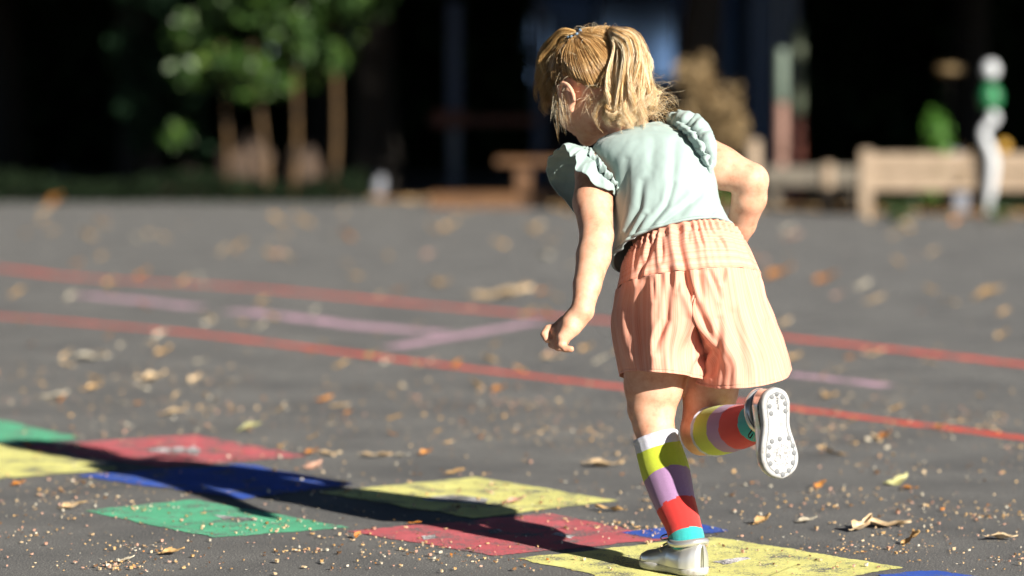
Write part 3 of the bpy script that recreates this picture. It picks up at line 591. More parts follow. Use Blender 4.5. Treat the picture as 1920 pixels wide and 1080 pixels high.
# ---- shoes (local: x toe, z up)
silver = mat('silver_leather', (.62, .61, .60), .28, Metallic=.65); bump(silver, noi(silver, 90, 3), .08, .001)
rubber = nmat('white_rubber', [(.30, (.24, .22, .20)), (.45, (.38, .37, .355)), (.6, (.42, .415, .41))], 60, .6, .25, .001); grey_r = mat('grey_rubber_dot', (.16, .165, .17), .7); mark_r = mat('mark_ink', (.10, .10, .10), .6)
dark_in = mat('dark_lining', (.03, .03, .05), .8); blue_t = mat('blue_tongue', (.03, .10, .38), .6); lace_m = mat('dark_lace', (.04, .035, .04), .7)
SL_ = .150
def outline(n=96, grow=0.0):
    # foot outline, x 0..L, y half widths
    xs = np.array([0, .02, .07, .16, .30, .42, .55, .68, .80, .90, .97, 1.0])*SL_
    wo = 1.06*np.array([0, .012, .021, .0265, .0255, .0255, .0300, .0345, .0345, .028, .016, 0]); wi = np.array([0, .012, .021, .0260, .0235, .0205, .0255, .0320, .0335, .029, .017, 0])
    t = np.linspace(0, 1, n//2+1); tx = (1-np.cos(np.pi*t))/2*SL_
    return tx, np.interp(tx, xs, wo), np.interp(tx, xs, wi)
def foot_poly(n=96, grow=0.0):
    tx, wo, wi = outline(n)
    def sm(a):
        for _ in range(4): b = a.copy(); b[1:-1] = (a[:-2]+2*a[1:-1]+a[2:])/4; a = b
        return a
    wo, wi = sm(wo), sm(wi); up = np.stack([tx, wo], 1); dn = np.stack([tx, -wi], 1)[::-1][1:-1]; p = np.concatenate([up, dn]); c = np.array([SL_*.5, 0])
    T = np.roll(p, -1, 0)-np.roll(p, 1, 0); N = np.stack([T[:, 1], -T[:, 0]], 1); N /= np.linalg.norm(N, axis=1)[:, None]; s = np.sign(np.sum(N*(p-c), 1).mean()); return p+N*s*grow
def shoe(o, ax, az, label, detail, flip=1):
    ax = nrm(ax); az = nrm(np.asarray(az)-ax*np.dot(az, ax)); ay = np.cross(az, ax)*flip; R = np.stack([ax, ay, az], 1)
    def X(V): return np.asarray(o)+np.asarray(V, float)@R.T
    n = 96
    # sole
    lay = [(-.0045, .0), (-.001, .0008), (.0005, .0035), (.0010, .0085), (.0008, .0125), (-.0015, .0140)]
    V = [np.c_[foot_poly(n, g), np.full(n, z)] for g, z in lay]; k = len(lay); V = np.concatenate(V); F = grid_faces(k, n, True)
    F.append(tuple(range(n))[::-1]); F.append(tuple(range(n*(k-1), n*k)))
    mb = MB(); mb.add(X(V), F, 0)
    if detail:
        # raised inner plate edge groove
        a = np.c_[foot_poly(n, -.0068), np.full(n, -.0006)]; b = np.c_[foot_poly(n, -.0084), np.full(n, -.0006)]; mb.add(X(np.concatenate([a, b])), grid_faces(2, n, True), 1)
        dots = [(.93, .40), (.945, -.05), (.885, -.45), (.80, -.62), (.70, -.70), (.905, .0+.42), (.87, .60), (.77, .68), (.685, .62), (.61, .60), (.545, .45), (.535, -.02), (.60, -.62), (.545, -.48), (.25, .48), (.17, .52), (.28, -.55), (.20, -.60), (.115, -.42), (.08, .35), (.055, -.02)]
        dots = [(.955, .02), (.915, .45), (.92, -.48), (.82, .68), (.84, -.66), (.73, .72), (.735, -.72), (.64, .66), (.655, -.70), (.58, .52), (.565, -.56), (.565, .02), (.275, .52), (.265, -.58), (.195, .58), (.185, -.60), (.11, -.46), (.095, .42), (.07, -.03)]
        for dx, dy in dots:
            wx = np.interp(dx*SL_, *[q for q in (outline()[0], outline()[1])])
            c = np.array([dx*SL_, dy*wx*.92]); rr = .0043; a = np.linspace(0, 2*np.pi, 20, endpoint=False)
            r0 = np.c_[c[0]+rr*np.cos(a), c[1]+rr*np.sin(a), np.full(20, -.0002)]; r1 = np.c_[c[0]+rr*.85*np.cos(a), c[1]+rr*.85*np.sin(a), np.full(20, -.0010)]; V = np.concatenate([r0, r1])
            mb.add(X(V), grid_faces(2, 20, True)+[tuple(range(20, 40))], 1)
        rr = random.Random(3)
        for kx in range(120):
            a = rr.random()*6.28; q = .017*math.sqrt(rr.random()); c = (.74*SL_+q*math.cos(a)*1.2, q*math.sin(a)); e = rr.uniform(.0004, .0011); mb.add(X([(c[0]-e, c[1]-e*.4, -.0007), (c[0]+e, c[1]-e*.4, -.0007), (c[0]+e, c[1]+e*.4, -.0007), (c[0]-e, c[1]+e*.4, -.0007)]), [(0, 1, 2, 3)], 2)
    so = mb.build('sole', [rubber, grey_r, mark_r])
    # upper
    ns, nc = 60, 40; rows = []; xs = (1-np.cos(np.pi*np.linspace(0, 1, ns)))/2; base = foot_poly(n, -.0015)
    tx, wo, wi = outline(n)
    hx = [0, .03, .10, .22, .36, .46, .58, .72, .85, .94, 1]; hz = [.051, .054, .054, .050, .050, .050, .042, .034, .030, .024, .013]
    for s in xs:
        x = (.0008+s*(SL_-.0016)); bl = .0055*math.exp(-((s-.26)/.22)**2); w1 = np.interp(x, tx, wo)-.0012+bl; w2 = np.interp(x, tx, wi)-.0012+bl; h = np.interp(s, hx, hz); a = np.linspace(0, np.pi, nc); ca, sa = np.cos(a), np.sin(a)
        e = .62; y = np.sign(ca)*abs(ca)**e*np.where(ca > 0, max(w1, .002), max(w2, .002)); z = .012+(h-.012)*abs(sa)**.75; y = y*(1-.08*smooth((z-.025)/.03))
        rows.append(np.c_[np.full(nc, x)+.0015, y, z])
    V = np.concatenate(rows); F = grid_faces(ns, nc, False); F.append(tuple(range(nc))); F.append(tuple(range(len(V)-nc, len(V)))[::-1])
    root = mesh_obj('shoe', X(V), F, silver, person); tag(root, label); so.parent = root
    # padded collar band
    a = np.linspace(0, 2*np.pi, 40, endpoint=True); pts = np.stack([0.040+.0325*np.cos(a), .0272*np.sin(a), .0535-.002*np.cos(a)+.002*np.cos(2*a)], 1)
    V, F = tube(pts, .0062, 12, False); mesh_obj('collar', X(V), F, silver, root)
    a = np.linspace(0, 2*np.pi, 50); pts = np.stack([0.0395+.0365*np.cos(a), .0305*np.sin(a), .0475-.007*np.cos(a)], 1); V, F = tube(pts, .0009, 6, False); mesh_obj('collar_seam', X(V), F, dark_in, root)
    # tongue
    mb = MB(); g = [];
    for i in range(10):
        for j in range(7):
            x = .055+i*.0042; y = (j/6-.5)*.030; g.append((x, y, np.interp(x/SL_, hx, hz)+.0032-.10*y*y*40*.05))
    mb.add(X(g), grid_faces(10, 7, False)); mb.build('tongue', [blue_t], root)
    mb = MB()
    for i in range(4):
        x = .060+i*.009; z = np.interp(x/SL_, hx, hz)+.0045; V, F = tube([(x, -.016, z-.004), (x+.001, 0, z+.001), (x, .016, z-.004)], .0012, 6, m=12); mb.add(X(V), F)
    for sy in (-1, 1):
        V, F = tube([(.062, 0, .060), (.072, sy*.010, .064), (.082, sy*.022, .060), (.076, sy*.027, .055), (.064, sy*.012, .058)], .0013, 6, m=24); mb.add(X(V), F)
    mb.build('lace', [lace_m], root)
    # side stitching line and small perforated mark
    mb = MB()
    for sy in (1,):
        pts = []
        for q in np.linspace(0, 1, 10):
            x = .055+.03*q; w1 = np.interp(x, tx, wo if sy > 0 else wi); pts.append((x, sy*(w1-.0012-.003*q), .016+.024*q))
        V, F = tube(pts, .0007, 5, m=30); mb.add(X(V), F)
    mb.build('stitching', [rubber], root)
    return root, X
ph = math.radians(36)
heel = G(1313, 1071); hx0 = np.array([heel[0], heel[1]-.014, .004]); ank = W(1290, 1035, 4.722); hx0 = np.array([ank[0]+.040*math.sin(ph), ank[1]-.040*math.cos(ph), .003])
shoe(hx0, (-math.sin(ph), math.cos(ph), 0), (0, 0, 1), 'silver sneaker planted on the yellow square', False, 1)
dwn = nrm([.42, -.90, .08]); toe = nrm(np.array([.03, .06, -1.])-dwn*np.dot([.03, .06, -1.], dwn))
shoe(W(1455, 727, 4.615), toe, -dwn, 'silver sneaker kicked up, white dotted sole facing the viewer', True, 1)
shoe_word_frame = (W(1455, 727, 4.615), toe, dwn)
# illegible moulded mark on the heel of the sole
o0, ax0, dn0 = shoe_word_frame; ax0 = nrm(ax0); ay0 = np.cross(-dn0, ax0); mb = MB(); rq = random.Random(12)
def SP(x, y): return o0+ax0*x+ay0*y+dn0*.0010
V, F = tube([SP(.0125+.0017*math.cos(q), .0017*math.sin(q)) for q in np.linspace(0, 6.28, 12)], .0006, 5, False); mb.add(V, F)
for k in range(11):
    x = .0165+k*.0019; y0 = rq.uniform(-.0022, -.0005); V, F = tube([SP(x, y0-.0006), SP(x+rq.uniform(-.0012, .0012), y0+rq.uniform(.0012, .0035))], .0006, 5); mb.add(V, F)
soles = [o for o in bpy.data.objects if o.name.startswith('sole') and o.type == 'MESH']
wm = mb.build('moulded_mark', [mark_r], soles[-1])

# ---- hair
def hair_mat(name, stops):
    m = mat(name, stops[0][1], .31, Specular_IOR_Level=.55); g = nd(m, 'ShaderNodeNewGeometry'); n = noi(m, 70, 2, .5)
    ad = nd(m, 'ShaderNodeMath', operation='MULTIPLY_ADD'); lk(m, g.outputs['Random Per Island'], ad.inputs[0]); ad.inputs[1].default_value = .62; mu = nd(m, 'ShaderNodeMath', operation='MULTIPLY'); lk(m, n, mu.inputs[0]); mu.inputs[1].default_value = .38
    lk(m, mu.outputs[0], ad.inputs[2]); lk(m, ramp(m, ad.outputs[0], stops), bsdf(m).inputs['Base Color']); bsdf(m).inputs['Anisotropic'].default_value = .5; return m
hm1 = hair_mat('hair_scalp', [(.1, (.19, .09, .03)), (.5, (.46, .255, .095)), (.85, (.74, .50, .23))]); hm2 = hair_mat('hair_tail', [(.15, (.34, .15, .035)), (.40, (.76, .49, .20)), (.64, (.97, .84, .60))])
cap_m = nmat('hair_base', [(.3, (.12, .06, .025)), (.7, (.26, .14, .06))], 120, .5, .5, .001)
RH = np.array([.0725, .087, .0785]); HO = np.array([0, -.010, .018])
def hairy(d):   # d unit dir in head frame: is there hair here?
    x, y, z = d
    if z < -.62: return False
    if y > .32: return z > .12+.55*(y-.32)
    if y > -.10: return z > -.06
    return z > max(-.60, -.06-1.5*(-.10-y))
def skull(d, off): d = nrm(d); return HO+d*(RH+off)
mb = MB(); n1, n2 = 60, 80; pts = []; ok = []
for i in range(n1+1):
    for j in range(n2):
        a = math.pi*i/n1; b = 2*math.pi*j/n2; d = np.array([math.sin(a)*math.cos(b), math.sin(a)*math.sin(b), math.cos(a)]); pts.append(H(*skull(d, .0015))); ok.append(hairy(d))
Fc = [f for f in grid_faces(n1+1, n2, True) if all(ok[i] for i in f)]
hair = mesh_obj('hair', pts, Fc, cap_m, person); tag(hair, 'golden blond hair in two high pigtails')
TR = nrm([-.40, -.42, .84]); TL = nrm([.52, -.30, .84])
def slerp(a, b, t):
    w_ = math.acos(max(-1, min(1, float(a@b)))); return (math.sin((1-t)*w_)*a+math.sin(t*w_)*b)/max(math.sin(w_), 1e-5)
class Strands:
    def __init__(s): s.V = []; s.F = []; s.n = 0
    def add(s, pts, r, taper=True):
        pts = np.asarray(pts); n = len(pts); T = np.gradient(pts, axis=0); T /= np.linalg.norm(T, axis=1)[:, None]+1e-9; a = np.cross(T, [.3, .2, .93]); a /= np.linalg.norm(a, axis=1)[:, None]+1e-9; b = np.cross(T, a)
        rr = r*np.ones(n); rr = rr*np.clip((1-np.linspace(0, 1, n))*4, .25, 1) if taper else rr
        th3 = [0, 2.094, 4.189]; V = np.stack([pts+rr[:, None]*(math.cos(x)*a+math.sin(x)*b) for x in th3], 1).reshape(-1, 3); s.V.append(V)
        i = np.arange(n-1)[:, None]*3; f = []
        for k in range(3):
            k2 = (k+1) % 3; f.append(np.concatenate([i+k, i+k2, i+3+k2, i+3+k], 1))
        s.F.append(np.concatenate(f)+s.n); s.n += len(V)
    def build(s, name, m, parent): return mesh_obj(name, np.concatenate(s.V), np.concatenate(s.F), m, parent)
S = Strands(); cnt = 0
while cnt < 5200:
    d = nrm(rng.normal(size=3))
    if not hairy(d): continue
    if rng.random() < .45:   # bias to hairline: push downward until edge
        e = d.copy()
        for _ in range(12):
            e2 = nrm(e+np.array([0, .06 if e[1] > 0 else -.01, -.09]))
            if not hairy(e2): break
            e = e2
        d = e
    side = TL if d[0] > .06+.05*math.sin(d[2]*9) else TR
    tl = 1.0; nn = 16; loft_ = rng.uniform(.002, .0075); ph0 = rng.uniform(0, 6.28); cl = math.floor(math.atan2(d[2], d[1])*9+d[0]*4); rr0 = random.Random(cl*7+(1 if side is TL else 0)); lo2 = rr0.uniform(-.0015, .004); jit = rng.normal(size=3)*.02
    pts = []
    for k in range(nn):
        t_ = k/(nn-1); q = slerp(d, side, t_*tl); off = (.0015+(loft_+lo2)*math.sin(math.pi*min(1, t_*1.08)**.8)**.8)*(1-t_*.15)+.004*t_
        q2 = q+jit*(1-t_)*math.sin(math.pi*t_)+.012*math.sin(7*t_+ph0)*np.cross(q, side)*(1-t_)
        pts.append(H(*skull(q2, off)))
    S.add(pts, rng.uniform(.00022, .00042), False); cnt += 1
S.build('scalp_strands', hm1, hair)
# pigtail bundles along a guide
def tail(guide, radii, n_clump, per, seed, curl=1.0, mt=hm2, end_len=1.0, spread=1.0, name='pigtail'):
    r = np.random.default_rng(seed); S = Strands(); nn = 30
    G0 = catrows(guide, np.linspace(0, len(guide)-1, nn)); R0 = catrows(np.array(radii)[:, None], np.linspace(0, len(guide)-1, nn))[:, 0]
    T = np.gradient(G0, axis=0); T /= np.linalg.norm(T, axis=1)[:, None]; a = nrm(np.cross(T[0], [0, 1, 0])); A = []
    for i in range(nn): a = nrm(a-T[i]*np.dot(a, T[i])); A.append(a)
    A = np.array(A); Bx = np.cross(T, A); tt = np.linspace(0, 1, nn)
    for c in range(n_clump):
        u, v = r.normal(size=2)*.55; m_ = math.hypot(u, v)
        if m_ > 1.05: u, v = u/m_, v/m_
        ln = r.uniform(.62, 1.06)*end_len; cph = r.uniform(0, 6.28); ca = r.uniform(.5, 1.5)*curl; cf = r.uniform(1.0, 1.9); cdir = r.choice([-1, 1]); ex = tt**3.2*ca*.013
        for s in range(per):
            du, dv = r.normal(size=2)*.115*spread; du2, dv2 = r.normal(size=2)*.035; uu = u+du*(1-.3*tt)+du2*tt; vv = v+dv*(1-.3*tt)+dv2*tt
            l2 = ln*r.uniform(.9, 1.03); ti = np.clip(tt*l2, 0, 1)*(nn-1); i0 = np.clip(ti.astype(int), 0, nn-2); f = (ti-i0)[:, None]
            g = G0[i0]*(1-f)+G0[i0+1]*f; aa = A[i0]; bb = Bx[i0]; rr = (R0[i0]*(1-f[:, 0])+R0[i0+1]*f[:, 0])
            ang = cph+cdir*cf*2*np.pi*tt**1.6+r.normal()*.12
            p = g+aa*(rr*uu+ex*np.cos(ang))[:, None]+bb*(rr*vv+ex*np.sin(ang))[:, None]+r.normal(size=3)*.0005*tt[:, None]
            S.add(p, r.uniform(.00022, .00040))
    return S.build(name, mt, hair)
tR = H(*skull(TR, .008)); tL = H(*skull(TL, .008))
kR = 5.03
tail([tR, W(1158, 68, 4.97), W(1178, 82, 4.955), W(1188, 122, 4.945), W(1186, 170, 4.945), W(1180, 210, 4.945), W(1172, 242, 4.94)], [.007, .013, .020, .024, .025, .025, .022], 74, 48, 1, 1.1)
tail([tR, W(1160, 68, 4.97), W(1186, 84, 4.96), W(1200, 122, 4.955), W(1204, 160, 4.955), W(1214, 188, 4.955), W(1228, 194, 4.95), W(1222, 180, 4.95)], [.006, .012, .016, .017, .017, .014, .012, .010], 26, 42, 4, 1.3)
tail([tR, W(1152, 70, 4.97), W(1158, 92, 4.955), W(1150, 140, 4.945), W(1146, 180, 4.945), W(1140, 206, 4.945), W(1148, 226, 4.94), W(1162, 224, 4.94)], [.006, .009, .011, .012, .012, .012, .011, .009], 18, 42, 5, 1.2)
tail([tR, W(1158, 72, 4.965), W(1176, 100, 4.935), W(1172, 150, 4.925), W(1166, 200, 4.925), W(1164, 250, 4.92)], [.005, .010, .014, .014, .013, .010], 9, 34, 15, .7)
tail([tL, W(1056, 64, 5.03), W(1040, 86, 5.05), W(1029, 112, 5.07), W(1026, 155, 5.08), W(1028, 186, 5.08), W(1040, 208, 5.08)], [.006, .009, .014, .018, .019, .017, .013], 30, 40, 2, 1.1, hair_mat('hair_tail_far', [(.1, (.26, .13, .04)), (.5, (.50, .30, .11)), (.9, (.72, .50, .22))]))
# flyaways, nape and cheek wisps
S = Strands(); r = np.random.default_rng(5)
for i in range(620):
    d = nrm(r.normal(size=3)+np.array([0, -.3, .3]))
    if not hairy(d): continue
    p0 = H(*skull(d, .004)); out = HR@nrm(d); L = r.uniform(.008, .03); side_v = nrm(np.cross(out, r.normal(size=3))); a = r.uniform(-1, 1); tt = np.linspace(0, 1, 12)[:, None]
    S.add(p0+out*L*.6*np.sin(tt*1.9)+side_v*L*(tt+.3*a*np.sin(tt*6))+np.array([0, 0, -1])*L*.4*tt**2, .00013)
for i in range(260):   # nape
    x = r.uniform(-.04, .055); p0 = H(x, -.055+r.normal()*.006+abs(x)*.45, -.032+r.normal()*.008); L = r.uniform(.015, .05); tt = np.linspace(0, 1, 14)[:, None]; dv = nrm(np.array([-.05, -.5, -1])+r.normal(size=3)*.45); pv = nrm(np.cross(dv, r.normal(size=3)))
    S.add(p0+dv*L*tt+pv*.007*np.sin(tt*5+r.uniform(0, 3))*tt, .00016)
for i in range(50):   # cheek wisps below the ear
    p0 = H(.062, .012+r.normal()*.012, .004+r.normal()*.006); L = r.uniform(.05, .085); tt = np.linspace(0, 1, 18)[:, None]; w3 = nrm(np.array([.35, -.2, -1])+r.normal(size=3)*.13); pv = nrm(np.array([1, -.3, .1])+r.normal(size=3)*.5)
    S.add(p0+hl*(.010+.016*np.sin(tt*2.4))+w3*L*tt+pv*.008*np.sin(tt*4+r.uniform(-.6, .6))*tt, .00016)
for i in range(240):   # right-side wisps behind the pigtail
    p0 = W(1212+r.normal()*14, 192+r.normal()*18, 4.955+r.normal()*.02); L = r.uniform(.02, .045); tt = np.linspace(0, 1, 16)[:, None]; dv = nrm(np.array([.8, 0, -.25])+r.normal(size=3)*.5); pv = nrm(np.cross(dv, r.normal(size=3)))
    S.add(p0+dv*L*tt+pv*.010*(1-np.cos(tt*r.uniform(2, 6))), .00014)
S.build('flyaway_wisps', hm2, hair)
# hair ties
tie_d = mat('dark_hair_tie', (.015, .012, .02), .7); bead = mat('sparkle_bead', (.35, .55, .75), .1, Metallic=.6)
for c, nx_, k in ((tR, HR@TR, 0), (tL, HR@TL, 1)):
    mb = MB(); nx_ = nrm(nx_); a = nrm(np.cross(nx_, [0, 1, 0])); b = np.cross(nx_, a)
    V, F = tube([c+.0085*(math.cos(q)*a+math.sin(q)*b) for q in np.linspace(0, 2*math.pi, 24)], .0042, 8, False); mb.add(V, F)
    o = mb.build('hair_tie', [tie_d], hair)
    for q in range(7):
        an = q*.9; V, F = ball(c+.0125*(math.cos(an)*a+math.sin(an)*b)+nx_*.002, .0028, 8); mesh_obj('bead', V, F, bead, o, sm=False)
exec_bg = True
# ================================================================ background
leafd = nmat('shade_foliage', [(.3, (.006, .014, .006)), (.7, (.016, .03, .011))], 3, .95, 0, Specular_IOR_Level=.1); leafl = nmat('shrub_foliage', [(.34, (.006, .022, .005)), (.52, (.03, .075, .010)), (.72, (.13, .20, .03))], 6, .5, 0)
dryleaf = nmat('dry_foliage', [(.3, (.13, .08, .03)), (.7, (.30, .21, .10))], 14, .7, 0); bark = nmat('bark', [(.35, (.010, .008, .006)), (.65, (.03, .022, .016))], 22, .9, .8, .02)
stemm = nmat('pale_stem', [(.3, (.02, .012, .006)), (.66, (.12, .065, .02))], 18, .8, .5, .01)
timber = nmat('weathered_timber', [(.3, (.20, .145, .095)), (.7, (.33, .25, .175))], 12, .8, .5, .005); orange_w = nmat('orange_timber', [(.3, (.065, .028, .009)), (.7, (.13, .058, .018))], 14, .6, .3, .004)
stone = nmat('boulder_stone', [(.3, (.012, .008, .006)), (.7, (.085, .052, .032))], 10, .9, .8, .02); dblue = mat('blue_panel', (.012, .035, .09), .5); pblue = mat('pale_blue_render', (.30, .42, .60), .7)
def quads(pts, size, rr, flat=.0):
    n = len(pts); a = rr.normal(size=(n, 3)); a /= np.linalg.norm(a, axis=1)[:, None]; b = np.cross(a, rr.normal(size=(n, 3))); b /= np.linalg.norm(b, axis=1)[:, None]
    s = (size*rr.uniform(.6, 1.3, n))[:, None]; a *= s; b *= s*.6; V = np.stack([pts-a, pts-b*.9+a*.1, pts+a, pts+b*.9+a*.1], 1).reshape(-1, 3); F = np.arange(4*n).reshape(n, 4); return V, F
def crown_pts(n, c, rad, rr, clumps=26, cs=.35):
    cc = rr.normal(size=(clumps, 3)); cc /= np.linalg.norm(cc, axis=1)[:, None]; cc = cc*(rr.uniform(.3, 1, clumps)**.5)[:, None]
    k = rr.integers(0, clumps, n); q = rr.normal(size=(n, 3)); q /= np.linalg.norm(q, axis=1)[:, None]; q *= (rr.uniform(0, 1, n)**.4)[:, None]*cs
    return np.asarray(c)+(cc[k]+q)*np.asarray(rad)
def make_tree(seed):
    rr = np.random.default_rng(seed); root = empty('shade_tree')
    tr = MB(); V, F = tube([(0, 0, -.1), (.05, 0, 1.2), (-.05, .1, 3), (.1, 0, 5.5), (0, 0, 8)], [.26, .19, .16, .11, .04], 14, m=24); tr.add(V, F)
    for k in range(7):
        a = k*2.4+seed; z = 2.6+k*.6; L = 2.6-.2*k; V, F = tube([(0, 0, z), (math.cos(a)*L*.5, math.sin(a)*L*.5, z+.7), (math.cos(a)*L, math.sin(a)*L, z+1.1)], [.09, .055, .02], 8, m=10); tr.add(V, F)
    tr.build('trunk', [bark], root)
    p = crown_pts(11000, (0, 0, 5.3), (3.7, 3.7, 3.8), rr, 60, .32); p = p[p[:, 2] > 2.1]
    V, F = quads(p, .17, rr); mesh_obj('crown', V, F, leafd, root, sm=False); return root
def copy_tree(o, parent=None):
    c = o.copy(); C.objects.link(c); c.parent = parent
    for ch in [x for x in bpy.data.objects if x.parent == o]: copy_tree(ch, c)
    return c
protos = [make_tree(31), make_tree(32)]; used = [False, False]
tl = [(-7.2, 28, 'leftmost dark tree trunk standing in deep shade'), (-3.9, 29.5, 'dark tree behind the left shrub'), (-1.3, 27.6, 'dark tree left of the blue post, in shade'), (1.66, 24.6, 'thick dark tree trunk right of the head'), (4.6, 28.6, 'dark tree in shade behind the plank barrier'), (8.3, 27.5, 'rightmost dark tree in deep shade'),
      (-6, 33.5, 'rear dark tree at far left'), (-2.2, 34, 'rear dark tree behind the bench'), (6.4, 33, 'rear dark tree behind the white green post'), (-10.5, 30, 'dark tree beyond the left picture edge'), (11.5, 29, 'dark tree beyond the right picture edge'), (7.5, 22.2, 'shade casting tree outside the right picture edge'), (11.5, 19.0, 'farthest right shade casting tree outside the picture'), (-6.4, 26.0, 'dark tree just outside the left picture edge')]+[(-7.5-(i_ % 2)*3, 18-i_*4.2, 'added tall sky-blocking tree, %s row at the left outside the picture' % w_) for i_, w_ in enumerate(['farthest in the', 'second farthest in the', 'third farthest in the', 'third nearest in the', 'second nearest in the', 'nearest in the'])]+[(-4.4, 5.2, 'huge spreading tree added to block sky, left of the girl, outside the picture'), (-1.8, -4.8, 'huge spreading tree added to block sky, behind the viewer, outside the picture'), (-8.5, -3, 'huge spreading tree added to block sky, far behind on the left, outside the picture'), (2.5, -13.5, 'huge tree added to block sky, farthest behind the viewer, outside the picture')]  # off-frame trees added to shade the background and cut sky fill
for i, (x, y, lb) in enumerate(tl):
    k = i % 2; o = protos[k] if not used[k] else copy_tree(protos[k]); used[k] = True
    o.location = (x, y, -.06); o.rotation_euler = (0, 0, i*1.3); o.scale = (1.7, 1.7, 1.7) if i > 19 else (1.25, 1.25, 1.4) if i > 13 else (1, 1, 1); tag(o, lb, 'tree', 'dark trees behind the playground')
# dark hedge closing the view
rr = np.random.default_rng(77)
def hedge(x0, x1, y, label, hgt=4.2):
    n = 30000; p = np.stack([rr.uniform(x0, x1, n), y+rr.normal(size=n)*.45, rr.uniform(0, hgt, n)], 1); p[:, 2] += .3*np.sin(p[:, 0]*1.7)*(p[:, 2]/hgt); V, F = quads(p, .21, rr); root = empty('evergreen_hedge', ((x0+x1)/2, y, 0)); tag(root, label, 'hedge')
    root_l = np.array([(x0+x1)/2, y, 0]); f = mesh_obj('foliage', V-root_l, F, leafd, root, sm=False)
    mb = MB()
    for k in range(int(x1-x0)): Vt, Ft = tube([(k+.5-(x1-x0)/2, .0, -.1), (k+.5-(x1-x0)/2+.1, 0, 3)], [.06, .03], 8); mb.add(Vt, Ft)
    mb.build('stem', [bark], root)
hedge(-17, .2, 36.5, 'tall dark evergreen hedge closing the left background'); hedge(3.3, 18, 36.5, 'tall dark evergreen hedge closing the right background')
# low shaded building in the gap
bd = empty('garden_building', (2.0, 39, 0)); tag(bd, 'pale blue rendered building glimpsed behind the head between dark trees', 'building')
V, F = box(-4, 4, 0, 4, 0, 4, .03); mesh_obj('wall', V, F, pblue, bd, sm=False)
roofm = nmat('dark_roof', [(.3, (.03, .02, .02)), (.7, (.07, .05, .045))], 8, .8, .4, .01)
mesh_obj('roof', [(-4.4, -.4, 4), (4.4, -.4, 4), (4.4, 4.4, 4), (-4.4, 4.4, 4), (-4.4, 2, 5.4), (4.4, 2, 5.4)], [(0, 1, 5, 4), (2, 3, 4, 5), (0, 4, 3), (1, 2, 5), (0, 3, 2, 1)], roofm, bd, sm=False)
V, F = box(-.55, .15, -.06, -.003, .05, 1.1, .01); dr = mesh_obj('door', V, F, dblue, bd, sm=False); V, F = ball((.35, -.09, 1.05), .04, 10); mesh_obj('handle', V, F, bark, dr)
V, F = box(-1.6, 4.0, -.08, -.004, 0.0, .95, .01); mesh_obj('dark_plinth', V, F, roofm, bd, sm=False)
glass = mat('window_glass', (.34, .48, .85), .12, Metallic=1.0)
for wx0, wx1, wz0, wz1 in ((-.80, .22, 1.2, 2.6), (-1.95, -1.5, 1.15, 2.1)):
    wn = mesh_obj('window', *box(wx0-.06, wx1+.06, -.05, -.002, wz0-.06, wz1+.06, .01), bark, bd, sm=False); mesh_obj('pane', *box(wx0, wx1, -.06, -.0515, wz0, wz1, .002), glass, wn, sm=False)

def at(px, py, Y): return W(px, py, Y)
# big shrub at left, on pale stems
def shrub(px0, px1, py0, Y, n, m_, label, stems, size=.045, depth=.9, clumps=22, cs=.33):
    a = at(px0, py0, Y); b = at(px1, py0, Y); cx = (a[0]+b[0])/2; hw = (b[0]-a[0])/2; g = empty('shrub', (cx, Y, 0)); tag(g, label, 'shrub'); return g, cx, hw
Ysh = 23.5
k_ = Ysh/FPX
root = empty('leafy_shrub', (at(480, 200, Ysh)[0], Ysh, -.05)); tag(root, 'large green leafy shrub on pale bare stems at left, sunlit on its right side', 'shrub'); rr = np.random.default_rng(3)
cx = at(480, 200, Ysh)[0]
P_ = []
for (px, py, rx, rz_, n, dy) in ((560, -20, 150, 110, 2600, 0), (440, 60, 110, 90, 1300, .45), (430, 125, 90, 40, 800, .0), (480, 150, 60, 45, 500, -.1), (640, 40, 60, 90, 800, 0), (600, 110, 60, 45, 420, .1), (330, 250, 25, 20, 60, .1)):
    c = at(px, py, Ysh+dy)-np.array([cx, Ysh, -.05]); P_.append(crown_pts(n, c, (rx*k_, .35, rz_*k_), rr, 16, .38))
V, F = quads(np.concatenate(P_), .05, rr); mesh_obj('crown', V, F, leafl, root, sm=False)
for (x0, y0, x1, y1, r) in ((425, 360, 415, 150, .02), (505, 360, 470, 135, .026), (548, 360, 552, 130, .024), (620, 360, 628, 120, .028)):
    a = at(x0, y0, Ysh); b = at(x1, y1, Ysh); o_ = np.array([cx, Ysh, -.05]); a[2] = -.05; V, F = tube([a-o_, (a+b)/2-o_+np.array([.03, 0, 0]), b-o_+np.array([0, 0, .3])], [r, r*.8, r*.6], 10, m=12); mesh_obj('stem', V, F, stemm, root)
rr = np.random.default_rng(33); root2 = empty('shrub_shade_side', (at(330, 200, 24.8)[0], 24.8, -.05)); tag(root2, 'shaded left part of the leafy shrub, its shade put into dark leaf colour', 'shrub'); o2 = np.array(root2.location)  # shaded side of the leafy shrub, darkness painted as a darker leaf colour
V, F = quads(np.concatenate([crown_pts(3800, at(330, 60, 24.8)-o2, (.62, .45, .72), rr, 22, .4), crown_pts(1500, at(310, 220, 24.8)-o2, (.4, .4, .5), rr, 12, .4)]), .05, rr); mesh_obj('crown', V, F, nmat('shrub_shade_foliage', [(.3, (.005, .016, .008)), (.7, (.014, .040, .016))], 5, .9, 0, Specular_IOR_Level=.2), root2, sm=False)
for dx in (-.15, .1): V, F = tube([(dx, 0, 0), (dx*1.5, 0, .9)], [.04, .025], 8); mesh_obj('stem', V, F, bark, root2)
